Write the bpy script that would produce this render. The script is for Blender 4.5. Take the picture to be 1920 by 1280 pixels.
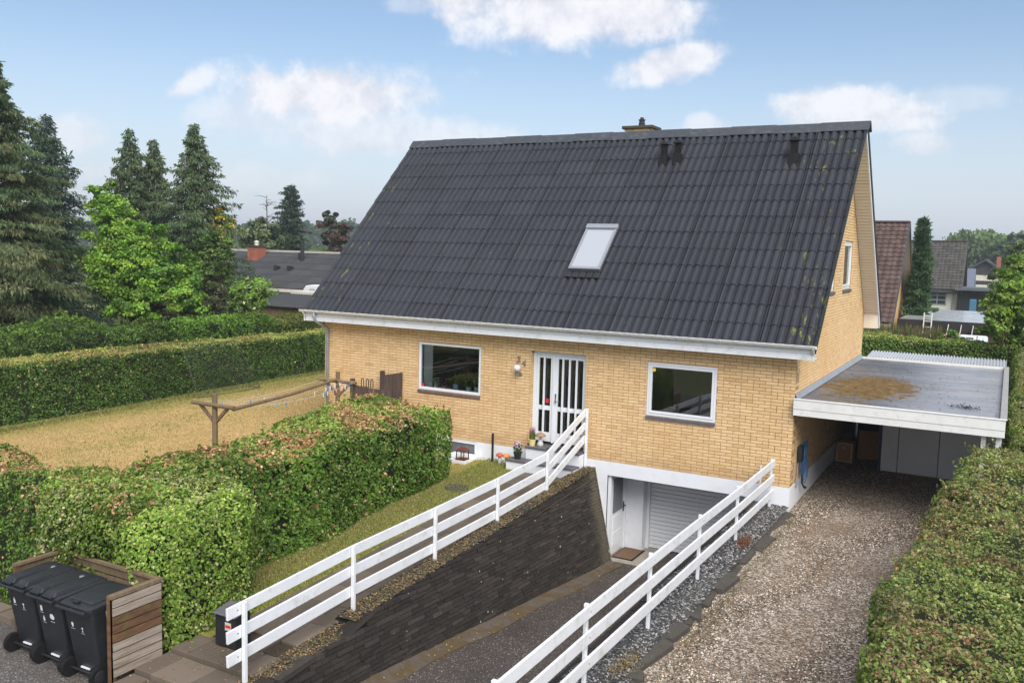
import bpy, math, random
import numpy as np
from mathutils import Matrix, Vector

rng = np.random.default_rng(7)
random.seed(7)
scene = bpy.context.scene
col = scene.collection
for o in list(bpy.data.objects):
    bpy.data.objects.remove(o)

# ------------------------------------------------------------------ camera
CAM = np.array([15.3676, -17.7516, 4.5437])
YAW, PITCH, ROLL, FPX = math.radians(29.0152), math.radians(5.9088), math.radians(1.4567), 1677.36
def cam_axes():
    cy, sy, cp, sp = math.cos(YAW), math.sin(YAW), math.cos(PITCH), math.sin(PITCH)
    fw = np.array([-sy*cp, cy*cp, -sp]); rt = np.array([cy, sy, 0.0]); up = np.cross(rt, fw)
    cr, sr = math.cos(ROLL), math.sin(ROLL)
    return fw, cr*rt + sr*up, -sr*rt + cr*up
FW, RT, UP = cam_axes()
def ray(px, py):
    return FW + RT*(px-960)/FPX - UP*(py-640)/FPX
def at(px, py, D):                       # point of the place seen at a pixel of the photograph, D metres ahead
    return CAM + ray(px, py)*D
cd = bpy.data.cameras.new('camera')
cam = bpy.data.objects.new('camera', cd); col.objects.link(cam)
cd.sensor_width = 36.0; cd.sensor_fit = 'HORIZONTAL'; cd.lens = FPX*36/1920
cd.clip_start = 0.1; cd.clip_end = 5000
m = Matrix((
    (RT[0], UP[0], -FW[0], CAM[0]),
    (RT[1], UP[1], -FW[1], CAM[1]),
    (RT[2], UP[2], -FW[2], CAM[2]),
    (0, 0, 0, 1)))
cam.matrix_world = m
scene.camera = cam

# ------------------------------------------------------------------ light
SUN_EL, SUN_AZ = math.radians(46), math.radians(44)     # azimuth measured from -Y towards +X
sun_dir = Vector((math.sin(SUN_AZ)*math.cos(SUN_EL), -math.cos(SUN_AZ)*math.cos(SUN_EL), math.sin(SUN_EL)))
sd = bpy.data.lights.new('sun', 'SUN'); sd.energy = 3.3; sd.angle = math.radians(48); sd.color = (1.0, 0.955, 0.89)
so = bpy.data.objects.new('sun', sd); col.objects.link(so)
so.rotation_euler = sun_dir.to_track_quat('Z', 'Y').to_euler()
so.location = (20, -30, 40)

world = bpy.data.worlds.new('World'); scene.world = world; world.use_nodes = True
wn, wl = world.node_tree.nodes, world.node_tree.links
wn.clear()
def wnode(t, **k):
    n = wn.new(t)
    for a, b in k.items(): setattr(n, a, b)
    return n
w_out = wnode('ShaderNodeOutputWorld')
sky = wnode('ShaderNodeTexSky', sky_type='NISHITA')
sky.sun_disc = False; sky.sun_elevation = SUN_EL
sky.sun_rotation = math.atan2(sun_dir.x, sun_dir.y)
sky.air_density = 1.0; sky.dust_density = 1.3; sky.ozone_density = 1.6; sky.altitude = 0
SKY_STRENGTH = 0.114
def wmath(op, a, b=None, c=None, clamp=False):
    n = wnode('ShaderNodeMath', operation=op, use_clamp=clamp)
    for i, v in enumerate((a, b, c)):
        if v is None: continue
        if isinstance(v, (int, float)): n.inputs[i].default_value = v
        else: wl.new(v, n.inputs[i])
    return n.outputs[0]
def wvec(op, a, b=None):
    n = wnode('ShaderNodeVectorMath', operation=op)
    for i, v in enumerate((a, b)):
        if v is None: continue
        if isinstance(v, (tuple, list, np.ndarray)): n.inputs[i].default_value = tuple(float(q) for q in v)
        else: wl.new(v, n.inputs[i])
    return n
wtc = wnode('ShaderNodeTexCoord')
dirv = wtc.outputs['Generated']
# billow: fractal noise pushes the cloud outline about
wnz = wnode('ShaderNodeTexNoise'); wnz.inputs['Scale'].default_value = 9.0; wnz.inputs['Detail'].default_value = 9; wnz.inputs['Roughness'].default_value = 0.6
wl.new(dirv, wnz.inputs['Vector'])
wnz2 = wnode('ShaderNodeTexNoise'); wnz2.inputs['Scale'].default_value = 26.0; wnz2.inputs['Detail'].default_value = 7; wnz2.inputs['Roughness'].default_value = 0.62
wl.new(dirv, wnz2.inputs['Vector'])
billow = wmath('ADD', wmath('MULTIPLY', wmath('SUBTRACT', wnz.outputs[0], 0.5), 2.2),
               wmath('MULTIPLY', wmath('SUBTRACT', wnz2.outputs[0], 0.5), 1.4))
def smooth(x, a, b):
    n = wnode('ShaderNodeMapRange', interpolation_type='SMOOTHSTEP')
    n.inputs['From Min'].default_value = a; n.inputs['From Max'].default_value = b
    wl.new(x, n.inputs['Value']); return n.outputs[0]
# cumulus in the direction they stand: (bearing px, height px, half width, half height, tilt deg, density)
CL = [(1090, 22, 285, 62, 2, .95), (620, 168, 215, 62, 0, .95), (720, 250, 230, 50, 4, .62), (357, 155, 62, 26, -25, .8),
      (1275, 115, 125, 34, -12, .9), (1580, 208, 165, 34, 4, .88), (1328, 238, 48, 22, 0, .62), (1735, 272, 55, 22, 6, .62),
      (135, 255, 75, 40, 0, .5), (770, 8, 60, 24, 0, .35), (470, 215, 150, 42, 0, .5), (330, 330, 240, 30, 0, .25), (1780, 190, 90, 22, -5, .3)]
mask = None
for (px, py, hw, hh, tilt, dens) in CL:
    d = ray(px, py); d = d/np.linalg.norm(d)
    t = math.radians(tilt)
    r = RT - d*(RT@d); r /= np.linalg.norm(r); u = np.cross(r, d)
    r2 = math.cos(t)*r - math.sin(t)*u; u2 = math.sin(t)*r + math.cos(t)*u
    sx, sy = hw/FPX, hh/FPX
    a = wvec('DOT_PRODUCT', dirv, r2/sx).outputs['Value']
    b = wvec('DOT_PRODUCT', dirv, u2/sy).outputs['Value']
    a = wmath('SUBTRACT', a, float(d@r2)/sx); b = wmath('SUBTRACT', b, float(d@u2)/sy)
    rr = wmath('SQRT', wmath('ADD', wmath('MULTIPLY', a, a), wmath('MULTIPLY', b, b)))
    front = wmath('GREATER_THAN', wvec('DOT_PRODUCT', dirv, d).outputs['Value'], 0.3)
    v = wmath('ADD', wmath('SUBTRACT', 1.0, rr), billow)
    v = wmath('MULTIPLY', wmath('MULTIPLY', smooth(v, -0.16, 0.58), dens), front)
    mask = v if mask is None else wmath('MAXIMUM', mask, v)
# broken cumulus over the unseen rest of the sky, thickened to lift the shadows
rest = wmath('SUBTRACT', 1.0, smooth(wvec('DOT_PRODUCT', dirv, FW).outputs['Value'], 0.72, 0.80))
wnz3 = wnode('ShaderNodeTexNoise'); wnz3.inputs['Scale'].default_value = 3.2; wnz3.inputs['Detail'].default_value = 8; wnz3.inputs['Roughness'].default_value = 0.58
wl.new(dirv, wnz3.inputs['Vector'])
mask = wmath('MAXIMUM', mask, wmath('MULTIPLY', smooth(wnz3.outputs[0], 0.43, 0.57), wmath('MULTIPLY', rest, .9)))
sep = wnode('ShaderNodeSeparateXYZ'); wl.new(dirv, sep.inputs[0])
lowhaze = wmath('SUBTRACT', 1.0, smooth(sep.outputs['Z'], -0.02, 0.24))
bg_sky = wnode('ShaderNodeBackground'); bg_sky.inputs['Strength'].default_value = SKY_STRENGTH
wl.new(sky.outputs[0], bg_sky.inputs['Color'])
bg_haze = wnode('ShaderNodeBackground'); bg_haze.inputs['Color'].default_value = (0.555, 0.600, 0.695, 1); bg_haze.inputs['Strength'].default_value = 1.0
bg_cl = wnode('ShaderNodeBackground'); bg_cl.inputs['Strength'].default_value = 1.0
# cloud colour: white with lavender-grey hollows
cr = wnode('ShaderNodeMix', data_type='RGBA'); wl.new(smooth(wnz2.outputs[0], 0.35, 0.62), cr.inputs['Factor'])
cr.inputs['A'].default_value = (0.59, 0.60, 0.66, 1); cr.inputs['B'].default_value = (0.74, 0.74, 0.77, 1)
wl.new(cr.outputs['Result'], bg_cl.inputs['Color'])
ms1 = wnode('ShaderNodeMixShader'); wl.new(wmath('MULTIPLY', lowhaze, 0.82), ms1.inputs[0]); wl.new(bg_sky.outputs[0], ms1.inputs[1]); wl.new(bg_haze.outputs[0], ms1.inputs[2])
ms2 = wnode('ShaderNodeMixShader'); wl.new(mask, ms2.inputs[0]); wl.new(ms1.outputs[0], ms2.inputs[1]); wl.new(bg_cl.outputs[0], ms2.inputs[2])
wl.new(ms2.outputs[0], w_out.inputs['Surface'])

scene.view_settings.view_transform = 'Standard'; scene.view_settings.look = 'None'
scene.view_settings.gamma = 1.0; scene.view_settings.use_curve_mapping = False
scene.view_settings.exposure = 0.45
scene.cycles.max_bounces = 8; scene.cycles.diffuse_bounces = 3; scene.cycles.transparent_max_bounces = 12

# ------------------------------------------------------------------ helpers
def srgb(r, g, b):
    f = lambda c: (c/255/12.92) if c/255 <= 0.04045 else ((c/255+0.055)/1.055)**2.4
    return (f(r), f(g), f(b))
MATS = {}
class NT:
    def __init__(s, name):
        s.m = bpy.data.materials.new(name); s.m.use_nodes = True
        s.n, s.l = s.m.node_tree.nodes, s.m.node_tree.links
        s.b = s.n['Principled BSDF']; s.out = s.n['Material Output']
        s._pos = None
    def node(s, t, **k):
        n = s.n.new(t)
        for a, b in k.items(): setattr(n, a, b)
        return n
    def pos(s):
        if s._pos is None: s._pos = s.node('ShaderNodeNewGeometry').outputs['Position']
        return s._pos
    def noise(s, scale, detail=4, rough=.55, vec=None, stretch=None, dim='3D'):
        n = s.node('ShaderNodeTexNoise'); n.inputs['Scale'].default_value = scale
        n.inputs['Detail'].default_value = detail; n.inputs['Roughness'].default_value = rough
        v = vec or s.pos()
        if stretch:
            mp = s.node('ShaderNodeMapping'); mp.inputs['Scale'].default_value = stretch; s.l.new(v, mp.inputs[0]); v = mp.outputs[0]
        s.l.new(v, n.inputs['Vector']); return n.outputs[0]
    def voro(s, scale, feature='F1', vec=None, out='Distance', stretch=None):
        n = s.node('ShaderNodeTexVoronoi', feature=feature); n.inputs['Scale'].default_value = scale
        v = vec or s.pos()
        if stretch:
            mp = s.node('ShaderNodeMapping'); mp.inputs['Scale'].default_value = stretch; s.l.new(v, mp.inputs[0]); v = mp.outputs[0]
        s.l.new(v, n.inputs['Vector']); return n.outputs[out]
    def ramp(s, fac, stops, interp='LINEAR'):
        n = s.node('ShaderNodeValToRGB'); n.color_ramp.interpolation = interp
        e = n.color_ramp.elements
        while len(e) < len(stops): e.new(0.5)
        for i, (p, c) in enumerate(stops):
            e[i].position = p; e[i].color = (c[0], c[1], c[2], 1) if not isinstance(c, (int, float)) else (c, c, c, 1)
        s.l.new(fac, n.inputs[0]); return n.outputs[0]
    def mix(s, fac, a, b, blend='MIX'):
        n = s.node('ShaderNodeMix', data_type='RGBA', blend_type=blend)
        for k, v in (('Factor', fac), ('A', a), ('B', b)):
            if isinstance(v, (int, float)): n.inputs[k].default_value = v
            elif isinstance(v, tuple): n.inputs[k].default_value = (v[0], v[1], v[2], 1)
            else: s.l.new(v, n.inputs[k])
        return n.outputs['Result']
    def math(s, op, a, b=None, c=None, clamp=False):
        n = s.node('ShaderNodeMath', operation=op, use_clamp=clamp)
        for i, v in enumerate((a, b, c)):
            if v is None: continue
            if isinstance(v, (int, float)): n.inputs[i].default_value = v
            else: s.l.new(v, n.inputs[i])
        return n.outputs[0]
    def step(s, x, a, b):
        n = s.node('ShaderNodeMapRange', interpolation_type='SMOOTHSTEP')
        n.inputs['From Min'].default_value = a; n.inputs['From Max'].default_value = b
        s.l.new(x, n.inputs['Value']); return n.outputs[0]
    def attr(s, name, out='Fac'):
        n = s.node('ShaderNodeAttribute'); n.attribute_name = name; return n.outputs[out]
    def objrand(s): return s.node('ShaderNodeObjectInfo').outputs['Random']
    def xyz(s):
        n = s.node('ShaderNodeSeparateXYZ'); s.l.new(s.pos(), n.inputs[0]); return n.outputs
    def tint(s):                       # random per piece, whether it is an object of its own or a face of a joined mesh
        return s.math('FRACT', s.math('ADD', s.attr('tint'), s.objrand()))
    def base(s, c):
        if isinstance(c, tuple): s.b.inputs['Base Color'].default_value = (c[0], c[1], c[2], 1)
        else: s.l.new(c, s.b.inputs['Base Color'])
    def rough(s, v):
        if isinstance(v, (int, float)): s.b.inputs['Roughness'].default_value = v
        else: s.l.new(v, s.b.inputs['Roughness'])
    def bump(s, h, strength=.4, dist=.01):
        n = s.node('ShaderNodeBump'); n.inputs['Strength'].default_value = strength; n.inputs['Distance'].default_value = dist
        s.l.new(h, n.inputs['Height']); s.l.new(n.outputs[0], s.b.inputs['Normal'])
def plain(name, c, rough=.6, var=.12, scale=3.0, bump=0.0, bscale=40, metallic=0.0, spec=None, stretch=None, dirt=None, dirtamt=.5):
    if name in MATS: return MATS[name]
    t = NT(name)
    lo = tuple(max(0, q*(1-var)) for q in c); hi = tuple(min(1, q*(1+var)) for q in c)
    cc = t.ramp(t.noise(scale, 6, .6, stretch=stretch), [(.3, lo), (.7, hi)])
    if dirt:
        cc = t.mix(t.math('MULTIPLY', t.step(t.noise(scale*2.3, 7, .68, stretch=stretch), .50, .72), dirtamt), cc, dirt)
    t.base(cc); t.rough(rough); t.b.inputs['Metallic'].default_value = metallic
    if spec is not None: t.b.inputs['Specular IOR Level'].default_value = spec
    if bump: t.bump(t.noise(bscale, 5, .6, stretch=stretch), bump, .01)
    MATS[name] = t.m; return t.m

class MB:                                # collects shapes, becomes ONE mesh object
    def __init__(s): s.v = []; s.f = []; s.t = []
    def add(s, vs, fs, tint=None):
        k = len(s.v); s.v += [tuple(float(c) for c in q) for q in vs]
        for f in fs:
            s.f.append(tuple(i+k for i in f)); s.t.append(random.random() if tint is None else tint)
        return s
    def box(s, x0, x1, y0, y1, z0, z1, tint=None):
        t = random.random() if tint is None else tint
        vs = [(x0,y0,z0),(x1,y0,z0),(x1,y1,z0),(x0,y1,z0),(x0,y0,z1),(x1,y0,z1),(x1,y1,z1),(x0,y1,z1)]
        return s.add(vs, [(0,3,2,1),(4,5,6,7),(0,1,5,4),(1,2,6,5),(2,3,7,6),(3,0,4,7)], t)
    def bar(s, p, q, w, h, up=(0,0,1)):  # rectangular beam from p to q, w wide and h tall
        p, q = np.array(p, float), np.array(q, float); d = q-p; d /= np.linalg.norm(d)
        up = np.array(up, float); a = np.cross(d, up)
        if np.linalg.norm(a) < 1e-6: a = np.cross(d, (1,0,0))
        a /= np.linalg.norm(a); b = np.cross(a, d)
        c = [(-1,-1),(1,-1),(1,1),(-1,1)]
        vs = [p+a*w/2*i+b*h/2*j for i, j in c] + [q+a*w/2*i+b*h/2*j for i, j in c]
        return s.add(vs, [(3,2,1,0),(4,5,6,7),(0,1,5,4),(1,2,6,5),(2,3,7,6),(3,0,4,7)])
    def tube(s, path, r, n=8, cap=True):
        path = [np.array(p, float) for p in path]
        rs = r if isinstance(r, (list, tuple, np.ndarray)) else [r]*len(path)
        vs, fs = [], []
        ref = None
        for i, p in enumerate(path):
            d = path[min(i+1, len(path)-1)]-path[max(i-1, 0)]; d /= (np.linalg.norm(d)+1e-9)
            if ref is None:
                ref = np.cross(d, (0,0,1)) if abs(d[2]) < .9 else np.cross(d, (1,0,0))
            a = ref - d*(ref@d); a /= (np.linalg.norm(a)+1e-9); b = np.cross(d, a); ref = a
            for k in range(n):
                th = 2*math.pi*k/n; vs.append(p+rs[i]*(math.cos(th)*a+math.sin(th)*b))
        for i in range(len(path)-1):
            for k in range(n):
                k2 = (k+1) % n; fs.append((i*n+k, i*n+k2, (i+1)*n+k2, (i+1)*n+k))
        if cap:
            fs.append(tuple(range(n-1, -1, -1))); fs.append(tuple((len(path)-1)*n+k for k in range(n)))
        return s.add(vs, fs, 0.5)
    def lathe(s, prof, c=(0,0,0), n=14):
        vs, fs = [], []
        for r, z in prof:
            for k in range(n):
                th = 2*math.pi*k/n; vs.append((c[0]+r*math.cos(th), c[1]+r*math.sin(th), c[2]+z))
        for i in range(len(prof)-1):
            for k in range(n):
                k2 = (k+1) % n; fs.append((i*n+k, i*n+k2, (i+1)*n+k2, (i+1)*n+k))
        fs.append(tuple(range(n-1, -1, -1))); fs.append(tuple((len(prof)-1)*n+k for k in range(n)))
        return s.add(vs, fs, 0.5)
    def prism(s, poly, axis, a, b):      # polygon in the plane normal to axis, extruded from a to b
        def P(u, v, w):
            return {'x': (w, u, v), 'y': (u, w, v), 'z': (u, v, w)}[axis]
        n = len(poly)
        vs = [P(u, v, a) for u, v in poly] + [P(u, v, b) for u, v in poly]
        return s.add(vs, [tuple(range(n)), tuple(range(2*n-1, n-1, -1))] + [((i+1) % n, i, n+i, n+(i+1) % n) for i in range(n)])
    def mesh(s, name, mat, smooth=False):
        me = bpy.data.meshes.new(name); me.from_pydata(s.v, [], s.f)
        if mat: me.materials.append(mat)
        a = me.attributes.new('tint', 'FLOAT', 'FACE'); a.data.foreach_set('value', s.t)
        if smooth: me.polygons.foreach_set('use_smooth', [True]*len(me.polygons))
        me.update(); return me
    def build(s, name, mat, parent=None, smooth=False, bevel=0, kind=None, label=None):
        me = s.mesh(name, mat, smooth); return link(name, me, parent, bevel, kind, label)
def link(name, me, parent=None, bevel=0, kind=None, label=None):
    o = bpy.data.objects.new(name, me); col.objects.link(o)
    if parent is not None:
        o.parent = parent
        if parent.get('_base'): o.matrix_parent_inverse = Matrix.Translation(Vector(parent['_base'])).inverted()
    if bevel:
        b = o.modifiers.new('bevel', 'BEVEL'); b.width = bevel; b.segments = 2; b.limit_method = 'ANGLE'
    if kind: o['kind'] = kind
    if label: o['label'] = label
    return o
def thing(name, label, cat, base=(0,0,0), group=None):     # Empty at the base; its parts are given in world coordinates
    o = bpy.data.objects.new(name, None); col.objects.link(o); o.empty_display_size = .2
    o.location = base; o['_base'] = tuple(float(b) for b in base)
    o['label'] = label; o['category'] = cat
    if group: o['group'] = group
    return o
def tag(o, label, cat, group=None):
    o['label'] = label; o['category'] = cat
    if group: o['group'] = group
    return o
def struct(o): o['kind'] = 'structure'; return o
def np_mesh(name, V, F, mat, C=None, smooth=False, parent=None, kind=None):
    me = bpy.data.meshes.new(name); V = np.asarray(V, np.float32); F = np.asarray(F, np.int32); k = F.shape[1]
    me.vertices.add(len(V)); me.vertices.foreach_set('co', V.ravel())
    me.loops.add(F.size); me.loops.foreach_set('vertex_index', F.ravel())
    me.polygons.add(len(F)); me.polygons.foreach_set('loop_start', np.arange(0, F.size, k, dtype=np.int32))
    me.polygons.foreach_set('loop_total', np.full(len(F), k, np.int32))
    if C is not None:
        a = me.attributes.new('Col', 'FLOAT_COLOR', 'FACE')
        c4 = np.ones((len(F), 4), np.float32); c4[:, :3] = C; a.data.foreach_set('color', c4.ravel())
    if smooth: me.polygons.foreach_set('use_smooth', np.ones(len(F), bool))
    me.materials.append(mat); me.update(calc_edges=True); me.validate()
    return link(name, me, parent, 0, kind)
def unit(a): return a/(np.linalg.norm(a, axis=-1, keepdims=True)+1e-9)
def leaf_quads(P, N, L, W, droop=0.0, spread=1.0, A=None):
    n = len(P)
    N = unit(N + rng.normal(size=(n,3))*spread*.55)
    if A is None: A = rng.normal(size=(n,3))
    A = A - N*np.sum(A*N, 1, keepdims=True); A = unit(A)
    A[:,2] -= droop; A = unit(A); B = unit(np.cross(N, A))
    L = np.broadcast_to(L, n)[:,None]; W = np.broadcast_to(W, n)[:,None]
    fold = N*W*.22
    V = np.stack([P-A*L*.5, P+B*W*.5+fold-A*L*.06, P+A*L*.5-N*L*.08, P-B*W*.5+fold-A*L*.06], 1).reshape(-1,3)
    F = np.arange(4*n).reshape(n,4); return V, F
def vnoise(P, scale, seed=0):            # smooth value noise for clumps and patches
    r = np.random.default_rng(seed); tab = r.random((32,32,32)); q = P*scale + 100.0
    i = np.floor(q).astype(int); f = q-i; f = f*f*(3-2*f); out = 0
    for dx in (0,1):
        for dy in (0,1):
            for dz in (0,1):
                w = (f[:,0] if dx else 1-f[:,0])*(f[:,1] if dy else 1-f[:,1])*(f[:,2] if dz else 1-f[:,2])
                out = out + w*tab[(i[:,0]+dx)%32, (i[:,1]+dy)%32, (i[:,2]+dz)%32]
    return out

# ------------------------------------------------------------------ materials
def leaf_mat(name, trans=.25, rough=.5):
    t = NT(name); c = t.attr('Col', 'Color')
    t.base(c); t.rough(rough); t.b.inputs['Specular IOR Level'].default_value = .35
    tr = t.node('ShaderNodeBsdfTranslucent'); t.l.new(c, tr.inputs['Color'])
    mx = t.node('ShaderNodeMixShader'); mx.inputs[0].default_value = trans
    t.l.new(t.b.outputs[0], mx.inputs[1]); t.l.new(tr.outputs[0], mx.inputs[2]); t.l.new(mx.outputs[0], t.out.inputs['Surface'])
    return t.m
LEAF = leaf_mat('leaf', .34, .5); NEEDLE = leaf_mat('needle', .22, .6)
CORE = plain('hedge_twigs', (.030, .040, .016), .9, .4, 14, .6, 30)
BARK = plain('bark', (.09, .065, .045), .9, .35, 6, .8, 30, stretch=(1,1,.25))

def mk_brick():
    t = NT('yellow_brick'); tn = t.tint()
    c = t.ramp(tn, [(0, srgb(214,180,130)), (.22, srgb(222,189,142)), (.45, srgb(229,197,151)), (.7, srgb(223,192,141)), (.9, srgb(221,184,142)), (1, srgb(204,167,118))])
    big = t.noise(.9, 4, .55); c = t.mix(t.step(big, .42, .72), c, t.mix(.5, c, srgb(212,174,120)))
    soot = t.math('MULTIPLY', t.step(t.noise(1.7, 6, .7, stretch=(1,1,2.5)), .54, .75), .35); c = t.mix(soot, c, srgb(168,136,98))
    st_ = t.math('MULTIPLY', t.step(t.noise(2.6, 6, .7, stretch=(2.2,2.2,.16)), .50, .74), .30); c = t.mix(st_, c, srgb(176,146,108))
    z = t.xyz()[2]; dp = t.math('MULTIPLY', t.step(t.math('ADD', t.math('MULTIPLY', z, -1.0), t.math('MULTIPLY', t.noise(2.5, 6, .7), .7)), -.05, .35), .35); c = t.mix(dp, c, srgb(170,138,98))
    t.base(c); t.rough(.85); t.bump(t.noise(90, 5, .65), .5, .004); return t.m
BRICK = mk_brick()
MORTAR = plain('mortar', srgb(168,138,99), .95, .2, 30, .5, 120)
WHITE = plain('white_paint', srgb(226,229,234), .48, .04, 2.0, .15, 25, dirt=srgb(178,182,168), dirtamt=.55)
WHITE_OLD = plain('weathered_white_paint', srgb(218,218,216), .6, .05, 3.0, .15, 40, dirt=srgb(170,167,158), dirtamt=.35)
PLINTH = plain('white_render', srgb(226,229,235), .75, .03, 1.5, .25, 60, dirt=srgb(200,203,205), dirtamt=.4)
PLASTIC_W = plain('white_window_frame', srgb(226,229,233), .3, .02, 2)
GUTTER = plain('white_gutter', srgb(222,222,220), .4, .04, 3, dirt=srgb(150,140,125), dirtamt=.5)
ZINC = plain('grey_pipe', srgb(150,156,164), .45, .08, 4, dirt=srgb(110,112,116), dirtamt=.5, metallic=.2)
SOFFIT = plain('beige_soffit', srgb(222,213,198), .65, .05, 2)
SLATE = plain('slate_sill', srgb(92,90,96), .6, .25, 9, .3, 60)
SILLBRICK = plain('brown_sill_brick', srgb(112,92,88), .7, .2, 9, .3, 60)
BLACK = plain('black_plastic', (.018,.02,.024), .42, .15, 4, .05, 60, dirt=(.05,.05,.048), dirtamt=.35)
RUBBER = plain('black_rubber', (.012,.012,.013), .8, .2, 8, .1, 80, spec=.2)
DARKMETAL = plain('dark_metal', (.03,.032,.035), .45, .2, 8, metallic=.3)
STEEL = plain('steel', (.45,.46,.48), .3, .08, 8, metallic=.9)
CONCRETE = plain('concrete', srgb(158,150,138), .9, .18, 7, .4, 60, dirt=srgb(110,104,92), dirtamt=.5)

def mk_roof():
    t = NT('roof_sheet_grey'); tn = t.tint(); x = t.xyz()
    c = t.ramp(tn, [(0, srgb(41,44,51)), (.5, srgb(44,47,54)), (1, srgb(48,51,58))])
    c = t.mix(t.math('MULTIPLY', t.step(t.noise(1.1, 7, .65), .45, .7), .55), c, srgb(52,56,63))
    c = t.mix(t.math('MULTIPLY', t.step(t.noise(6, 6, .7, stretch=(1.6,.35,.35)), .55, .75), .5), c, srgb(54,57,63))
    # white lichen dots and yellow moss, thicker to the weather-side verge
    dots = t.math('LESS_THAN', t.voro(9.0), t.math('MULTIPLY', t.step(t.noise(2.1, 5, .7), .50, .80), .15))
    c = t.mix(dots, c, srgb(158,160,156))
    edge = t.math('ADD', t.step(x[0], 10.4, 12.3), t.math('MULTIPLY', t.step(t.math('MULTIPLY', x[0], -1.0), -1.8, .2), .55))
    mo = t.math('MULTIPLY', t.step(t.noise(6.0, 8, .76, stretch=(1.9,.45,.45)), .59, .67), t.math('ADD', t.math('MULTIPLY', edge, .75), .06))
    low = t.step(t.math('MULTIPLY', x[2], -1.0), -5.2, -2.8)
    mo2 = t.math('MULTIPLY', t.step(t.noise(5.2, 8, .76, stretch=(2.2,.6,.6)), .56, .64), t.math('MULTIPLY', low, t.step(x[0], 11.3, 12.3)))
    c = t.mix(t.math('MAXIMUM', mo, mo2, clamp=True), c, srgb(142,148,44))
    t.base(c); t.b.inputs['Specular IOR Level'].default_value = .3; t.rough(t.ramp(t.noise(8, 4), [(.3,.5),(.7,.7)])); t.bump(t.noise(120, 4, .7), .35, .003); return t.m
ROOF = mk_roof()
RIDGE = plain('ridge_cap_grey', srgb(58,62,69), .55, .1, 3, .2, 60, dirt=srgb(120,122,122), dirtamt=.35)

def mk_glass(name, tintc=(.02,.025,.025), refl=.9):
    t = NT(name)
    t.n.remove(t.b)
    fr = t.node('ShaderNodeFresnel'); fr.inputs['IOR'].default_value = 1.62
    gl = t.node('ShaderNodeBsdfGlossy'); gl.inputs['Roughness'].default_value = .015; gl.inputs['Color'].default_value = (.95,.97,1,1)
    tr = t.node('ShaderNodeBsdfTransparent'); tr.inputs['Color'].default_value = (.95,.965,.96,1)
    mx = t.node('ShaderNodeMixShader'); t.l.new(fr.outputs[0], mx.inputs[0]); t.l.new(tr.outputs[0], mx.inputs[1]); t.l.new(gl.outputs[0], mx.inputs[2])
    t.l.new(mx.outputs[0], t.out.inputs['Surface']); return t.m
GLASS = mk_glass('window_glass')
FROST = plain('frosted_glass', srgb(104,106,110), .35, .08, 3)
BLIND = plain('grey_blind', srgb(200,204,210), .5, .03, 3)

def mk_speckle(name, stops, scale, bumpd=.012, mossc=None, moss=(.6,.75), patch=None, rough=.9):
    t = NT(name); n = t.node('ShaderNodeTexVoronoi'); n.inputs['Scale'].default_value = scale; t.l.new(t.pos(), n.inputs['Vector'])
    s = t.node('ShaderNodeSeparateColor'); t.l.new(n.outputs['Color'], s.inputs[0])
    c = t.ramp(s.outputs[0], stops)
    if patch:
        c = t.mix(t.math('MULTIPLY', t.step(t.noise(.8, 6, .65), .45, .70), .6), c, patch)
        c = t.mix(t.math('MULTIPLY', t.step(t.noise(1.0, 6, .65, stretch=(1.6,.25,1)), .50, .68), .55), c, srgb(126,100,74))
    if mossc: c = t.mix(t.math('MULTIPLY', t.step(t.noise(1.3, 7, .7), *moss), .65), c, mossc)
    t.base(c); t.rough(rough); t.bump(t.math('SUBTRACT', 1.0, n.outputs['Distance']), .9, bumpd); return t.m
GRAVEL = mk_speckle('pea_gravel', [(0, srgb(74,63,54)), (.3, srgb(110,97,84)), (.55, srgb(142,128,112)), (.8, srgb(176,162,146)), (1, srgb(216,204,190))], 42, .015, srgb(96,88,54), (.58,.76), srgb(112,96,80))
CHIPS = mk_speckle('granite_chips', [(0, srgb(34,33,33)), (.4, srgb(60,60,60)), (.75, srgb(92,91,90)), (1, srgb(170,168,165))], 34, .02, srgb(110,84,56), (.62,.76))
def mk_asphalt(name, a, b):
    t = NT(name); n = t.node('ShaderNodeTexVoronoi'); n.inputs['Scale'].default_value = 70; t.l.new(t.pos(), n.inputs['Vector'])
    s = t.node('ShaderNodeSeparateColor'); t.l.new(n.outputs['Color'], s.inputs[0])
    c = t.ramp(s.outputs[0], [(0, a), (.7, b), (.93, tuple(min(1, q*1.6) for q in b)), (1, srgb(170,164,156))])
    c = t.mix(t.math('MULTIPLY', t.step(t.noise(.7, 6, .6), .4, .72), .45), c, tuple(q*.6 for q in a))
    t.base(c); t.rough(t.ramp(t.noise(1.5, 4), [(.3,.62),(.7,.88)])); t.bump(n.outputs['Distance'], .6, .006); return t
ASPHALT = mk_asphalt('street_asphalt', srgb(70,66,64), srgb(92,87,84)).m
def mk_ramp():
    t = mk_asphalt('ramp_asphalt', srgb(56,50,46), srgb(76,68,63)); x = t.xyz()
    return t.m
RAMPM = mk_ramp()
def mk_mosscurb():
    t = NT('mossy_concrete')
    c = t.ramp(t.noise(7, 7, .7), [(.3, srgb(78,68,60)), (.7, srgb(104,94,84))])
    c = t.mix(t.math('MULTIPLY', t.step(t.noise(2.0, 8, .75), .46, .60), .8), c, srgb(88,70,34))
    c = t.mix(t.math('MULTIPLY', t.step(t.noise(4.6, 7, .75), .56, .68), .8), c, srgb(84,84,38))
    t.base(c); t.rough(.95); t.bump(t.noise(40, 6, .7), .7, .01); return t.m
MOSSCURB = mk_mosscurb()
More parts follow.
